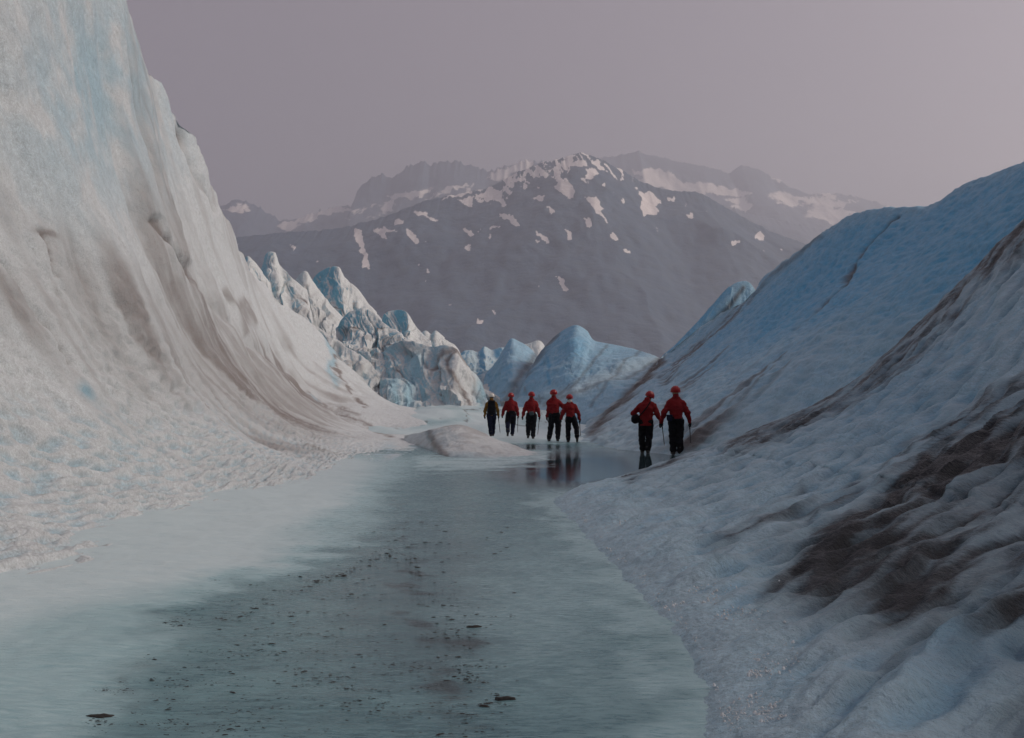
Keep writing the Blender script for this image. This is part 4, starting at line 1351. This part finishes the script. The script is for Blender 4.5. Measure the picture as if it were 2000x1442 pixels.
pole(p1, 1, (977, 847), 'dark pole in right hand of yellow-jacketed backpacker')
pole(p2, 1, (1011, 846), 'upright dark pole beside the person in baggy black shorts')
pole(p3, 1, (1050, 851), 'upright dark pole of person wearing the grey-green pouch')
pole(p4, 0, (1081, 851), 'pale pole slanting inward from left hand of tall hiker', True)
pole(p5, 1, (1134, 855), 'dark pole beside the kicked-out foot of pale-collared hiker')
pole(p6, 1, (1298, 872), 'dark pole slanting out from right hand of satchel carrier')
pole(p7, 1, (1349, 870), 'dark pole of person nearest the right slope')


def rb(p, c, half, r=.03, seed=0, amp=.006):
    return lambda G: rbox(G, c, half, r) + wrinkle(G, amp, seed, 10)


def bag(p, name, label, c, half, mat, belt=True, pocket=None, cat='bag'):
    r = in_frame(p, name)
    tag(r, label, cat)
    c = np.array(c, float)
    solid('pouch', rb(p, c, half, min(half) * .8, 3), [c - half, c + half], .04, .009, M[mat], r)
    pk = c + (0, -half[1] - .005, -.01)
    hp = (half[0] * .7, .02, half[2] * .55)
    solid('pocket', rb(p, pk, hp, .014, 5, .003), [pk - hp, pk + hp], .03, .008, M[pocket or mat], r)
    solid('flap', lambda G: rbox(G, c + (0, -.012, half[2] * .72), (half[0] * 1.03, half[1] * 1.03, half[2] * .34), min(half) * .3), [c - half, c + half], .05, .009, M[mat], r)
    return r


r = in_frame(p1, 'backpack')
tag(r, 'dark bulky backpack on the yellow-jacketed person', 'backpack')
c = np.array((0, -.17, 1.20))
solid('pack_body', lambda G: smin(rbox(G, c, (.155, .115, .27), .07), rbox(G, c + (0, -.02, -.08), (.165, .11, .17), .06), k=.03) + wrinkle(G, .010, 4, 9), [c - .3, c + .3], .06, .011, M['black_cloth'], r)
solid('lid', lambda G: rbox(G, c + (0, .0, .27), (.15, .12, .055), .045) + wrinkle(G, .006, 6, 12), [c + (-.17, -.14, .2), c + (.17, .14, .34)], .05, .010, M['black_cloth'], r)
for s_ in (-1, 1):
    solid('side_pocket', lambda G: rbox(G, c + (s_ * .165, -.01, -.13), (.035, .07, .10), .03), [c + (s_ * .165 - .05, -.1, -.25), c + (s_ * .165 + .05, .08, 0)], .03, .009, M['grey_pack'], r)
    solid('shoulder_strap', lambda G: smin(cap(G, (s_ * .10, -.10, 1.44), (s_ * .12, .06, 1.50), .024, .024), cap(G, (s_ * .12, .06, 1.50), (s_ * .13, .15, 1.25), .024, .02), k=.02), [(s_ * .12, -.1, 1.2), (s_ * .12, .16, 1.5)], .05, .009, M['black_cloth'], r)

bag(p2, 'waist_pack', 'black waist pack on the person in baggy black shorts', (.03, -.20, 1.0), (.115, .055, .075), 'black_cloth')
bag(p3, 'waist_pouch', 'grey-green square pouch on the lower back of a red-jacketed person', (.0, -.19, .985), (.085, .045, .07), 'grey_pack')
bag(p7, 'hip_pouch', 'dark pouch at the left hip of person nearest the right slope', (-.19, -.09, .98), (.075, .06, .085), 'navy_cloth')
bag(p4, 'waist_pack', 'black waist pack under the jacket hem of the tall hiker', (.06, -.19, .93), (.12, .05, .075), 'black_cloth')
r = in_frame(p6, 'satchel')
tag(r, 'round dark satchel on a strap across the leaning hiker', 'bag')
c = np.array((-.30, -.07, .98))
solid('pouch', lambda G: ell(G, c, (.125, .105, .125)) + wrinkle(G, .008, 8, 10), [c - .13, c + .13], .04, .009, M['black_cloth'], r)
solid('flap', lambda G: np.maximum(ell(G, c + (0, -.012, .02), (.131, .115, .124)), c[2] + .005 - G[..., 2]), [c - .14, c + .15], .04, .009, M['black_cloth'], r)


def strap6(G):
    pts = [(-.24, -.17, 1.03), (-.10, -.19, 1.18), (.03, -.175, 1.34), (.12, -.09, 1.48), (.13, .02, 1.50)]
    d = None
    for a, b in zip(pts, pts[1:]):
        e = cap(G, a, b, .020, .020)
        d = e if d is None else np.minimum(d, e)
    return d


solid('strap', strap6, [(-.26, -.2, 1.0), (.15, .05, 1.52)], .05, .009, M['black_cloth'], r)

# ------------------------------------------------------------------ loose debris and ice grains on the floor
M['grit'] = plain('dark_grit', (.018, .017, .016), .8, .4, 60)
M['grain_ice'] = plain('ice_grain', (.52, .58, .62), .5, .2, 30, Specular_IOR_Level=.4)


def chips(name, pts, sizes, flat, mat, label, seed, stretch=1.8):
    r_ = np.random.RandomState(seed)
    n = len(pts)
    ang = r_.normal(0, .35, n)
    k = 6
    th = np.linspace(0, 2 * np.pi, k, endpoint=False)
    rad = sizes[:, None] * r_.uniform(.55, 1.15, (n, k))
    rx, ry = rad * np.cos(th) * stretch, rad * np.sin(th)
    x = rx * np.cos(ang)[:, None] - ry * np.sin(ang)[:, None]
    y = rx * np.sin(ang)[:, None] + ry * np.cos(ang)[:, None]
    V = np.zeros((n, k * 2, 3))
    V[:, :k, 0], V[:, :k, 1], V[:, :k, 2] = x, y, -.3 * sizes[:, None]
    V[:, k:, 0], V[:, k:, 1] = x * .55, y * .55
    V[:, k:, 2] = sizes[:, None] * flat * r_.uniform(.5, 1.3, (n, k))
    V += pts[:, None, :]
    o_ = (np.arange(n) * 2 * k)[:, None]
    q = []
    for i in range(k):
        j_ = (i + 1) % k
        q.append(np.concatenate([o_ + i, o_ + j_, o_ + k + j_, o_ + k + i], 1))
    q.append(np.concatenate([o_ + k, o_ + k + 1, o_ + k + 2, o_ + k + 3], 1))
    q.append(np.concatenate([o_ + k, o_ + k + 3, o_ + k + 4, o_ + k + 5], 1))
    me = raw_mesh(name, V, np.concatenate(q), mat, False)
    o = link(bpy.data.objects.new(name, me))
    return tag(o, label, kind='stuff')


def scatter(n, dens, box, seed):
    """random photo-pixel picks kept by density, dropped on the flat floor"""
    r_ = np.random.RandomState(seed)
    u, v = r_.uniform(box[0], box[1], n), r_.uniform(box[2], box[3], n)
    P = np.array([gpix(a, b) for a, b in zip(u, v)])
    k = r_.rand(n) < dens(u, v, P)
    return P[k], v[k]


def d_grit(u, v, P):
    a = .95 * stroke(u, v, [(430, 1110), (380, 1180), (250, 1310), (195, 1400)], 12, 32)
    a = np.maximum(a, .8 * stroke(u, v, [(790, 1040), (815, 1150), (835, 1180)], 12, 18))
    a = np.maximum(a, .55 * stroke(u, v, [(860, 1130), (890, 1240), (960, 1390), (880, 1442)], 26, 50))
    a = np.maximum(a, .9 * stroke(u, v, [(430, 1225), (560, 1160), (760, 1085)], 10, 8))
    a = np.maximum(a, .36 * blob(u, v, 650, 1310, 300, 160))
    a = np.maximum(a, .6 * blob(u, v, 330, 1370, 60, 60))
    a = np.maximum(a, .22 * blob(u, v, 760, 1060, 180, 120))
    rows = sstep(-.05, .45, fbm2(P[:, 0] * 1.6 + .35 * P[:, 1], P[:, 1] * 7, 3, 44))
    return a * (.12 + 1.0 * rows)


Pg, vg = scatter(60000, d_grit, (150, 1020, 1000, 1442), 3)
sz = np.random.RandomState(4).gamma(1.5, .00115, len(Pg)) * np.clip(Pg[:, 1] / 6, .8, 1.6)
chips('debris', Pg + (0, 0, .006), np.clip(sz, .0010, .011), .3, M['grit'], 'dark grit flecks scattered over the stream ice', 5, 3.2)


def d_grain(u, v, P):
    xb = herm(*zip(*FOOT_R), P[:, 1])
    d = P[:, 0] - xb
    return np.exp(-((d - .16) / .2) ** 2) * (d > -.02) * (.3 + .7 * sstep(-.2, .3, fbm2(P[:, 0] * 3, P[:, 1] * 3, 3, 55)))


Pi, vi = scatter(36000, d_grain, (1080, 1560, 985, 1442), 6)
sz = np.random.RandomState(7).gamma(1.6, .0019, len(Pi)) * np.clip(Pi[:, 1] / 6, .8, 1.8)
xb = herm(*zip(*FOOT_R), Pi[:, 1])
Pi[:, 2] += np.clip(Pi[:, 0] - xb, 0, 1) * .24 + .032
chips('ice_grains', Pi, np.clip(sz, .0015, .012), .8, M['grain_ice'], 'coarse glittering ice grains along the foot of the grey spur', 8, 1.1)


def rock(label, u, v, w, dep, hgt, seed):
    c = gpix(u, v)
    root = link(bpy.data.objects.new('rock', None))
    root.location = Vector(c)
    tag(root, label, 'rock')
    n = 20
    th, ph = np.meshgrid(np.linspace(0, 2 * np.pi, 29), np.linspace(0, 1, 10), indexing='ij')
    P = np.stack([np.cos(th) * ph, np.sin(th) * ph, 0 * th], -1)
    wob = 1 + .35 * fbm2(np.cos(th) * 1.7 + seed, np.sin(th) * 1.7, 3, seed)
    P[..., 0] *= w * wob
    P[..., 1] *= dep * wob
    P[..., 2] = hgt * (1 - ph ** 2) * (1 + .6 * fbm2(P[..., 0] * 25, P[..., 1] * 25, 3, seed)) - .004 + .012
    P[..., 2] = np.where(ph > .95, -.01, P[..., 2])
    grid_obj('stone_top', P, M['grit'], None, root)
    return root


rock('largest flat dark stone on the ice at lower left', 197, 1402, .062, .022, .008, 2)
rock('flat dark stone lying in midstream below the meltwater track', 925, 1226, .048, .016, .006, 3)
rock('flat dark stone low in midstream, nearest the bottom edge', 985, 1366, .046, .016, .006, 4)

# ------------------------------------------------------------------ smoke haze
HB = (-11500, 11500, -2000, 13600, -6.0, 3200)
hv = [(x, y, z) for x in HB[0:2] for y in HB[2:4] for z in HB[4:6]]
hq = [(0, 1, 3, 2), (4, 6, 7, 5), (0, 4, 5, 1), (2, 3, 7, 6), (0, 2, 6, 4), (1, 5, 7, 3)]
hm = bpy.data.materials.new('haze')
hm.use_nodes = True
hn = hm.node_tree.nodes
hn.clear()
ho = hn.new('ShaderNodeOutputMaterial')
hp = hn.new('ShaderNodeVolumePrincipled')
hp.inputs['Color'].default_value = (.71, .735, .82, 1)
hp.inputs['Density'].default_value = HAZE_DENSITY
hp.inputs['Absorption Color'].default_value = (.13, .13, .13, 1)      # fine smoke scatters blue more than red and absorbs little
hp.inputs['Anisotropy'].default_value = 0.55
hm.node_tree.links.new(hp.outputs[0], ho.inputs['Volume'])
o = link(bpy.data.objects.new('haze', raw_mesh('haze', hv, hq, hm, False)))
tag(o, 'thin mauve smoke haze filling the valley', kind='stuff')
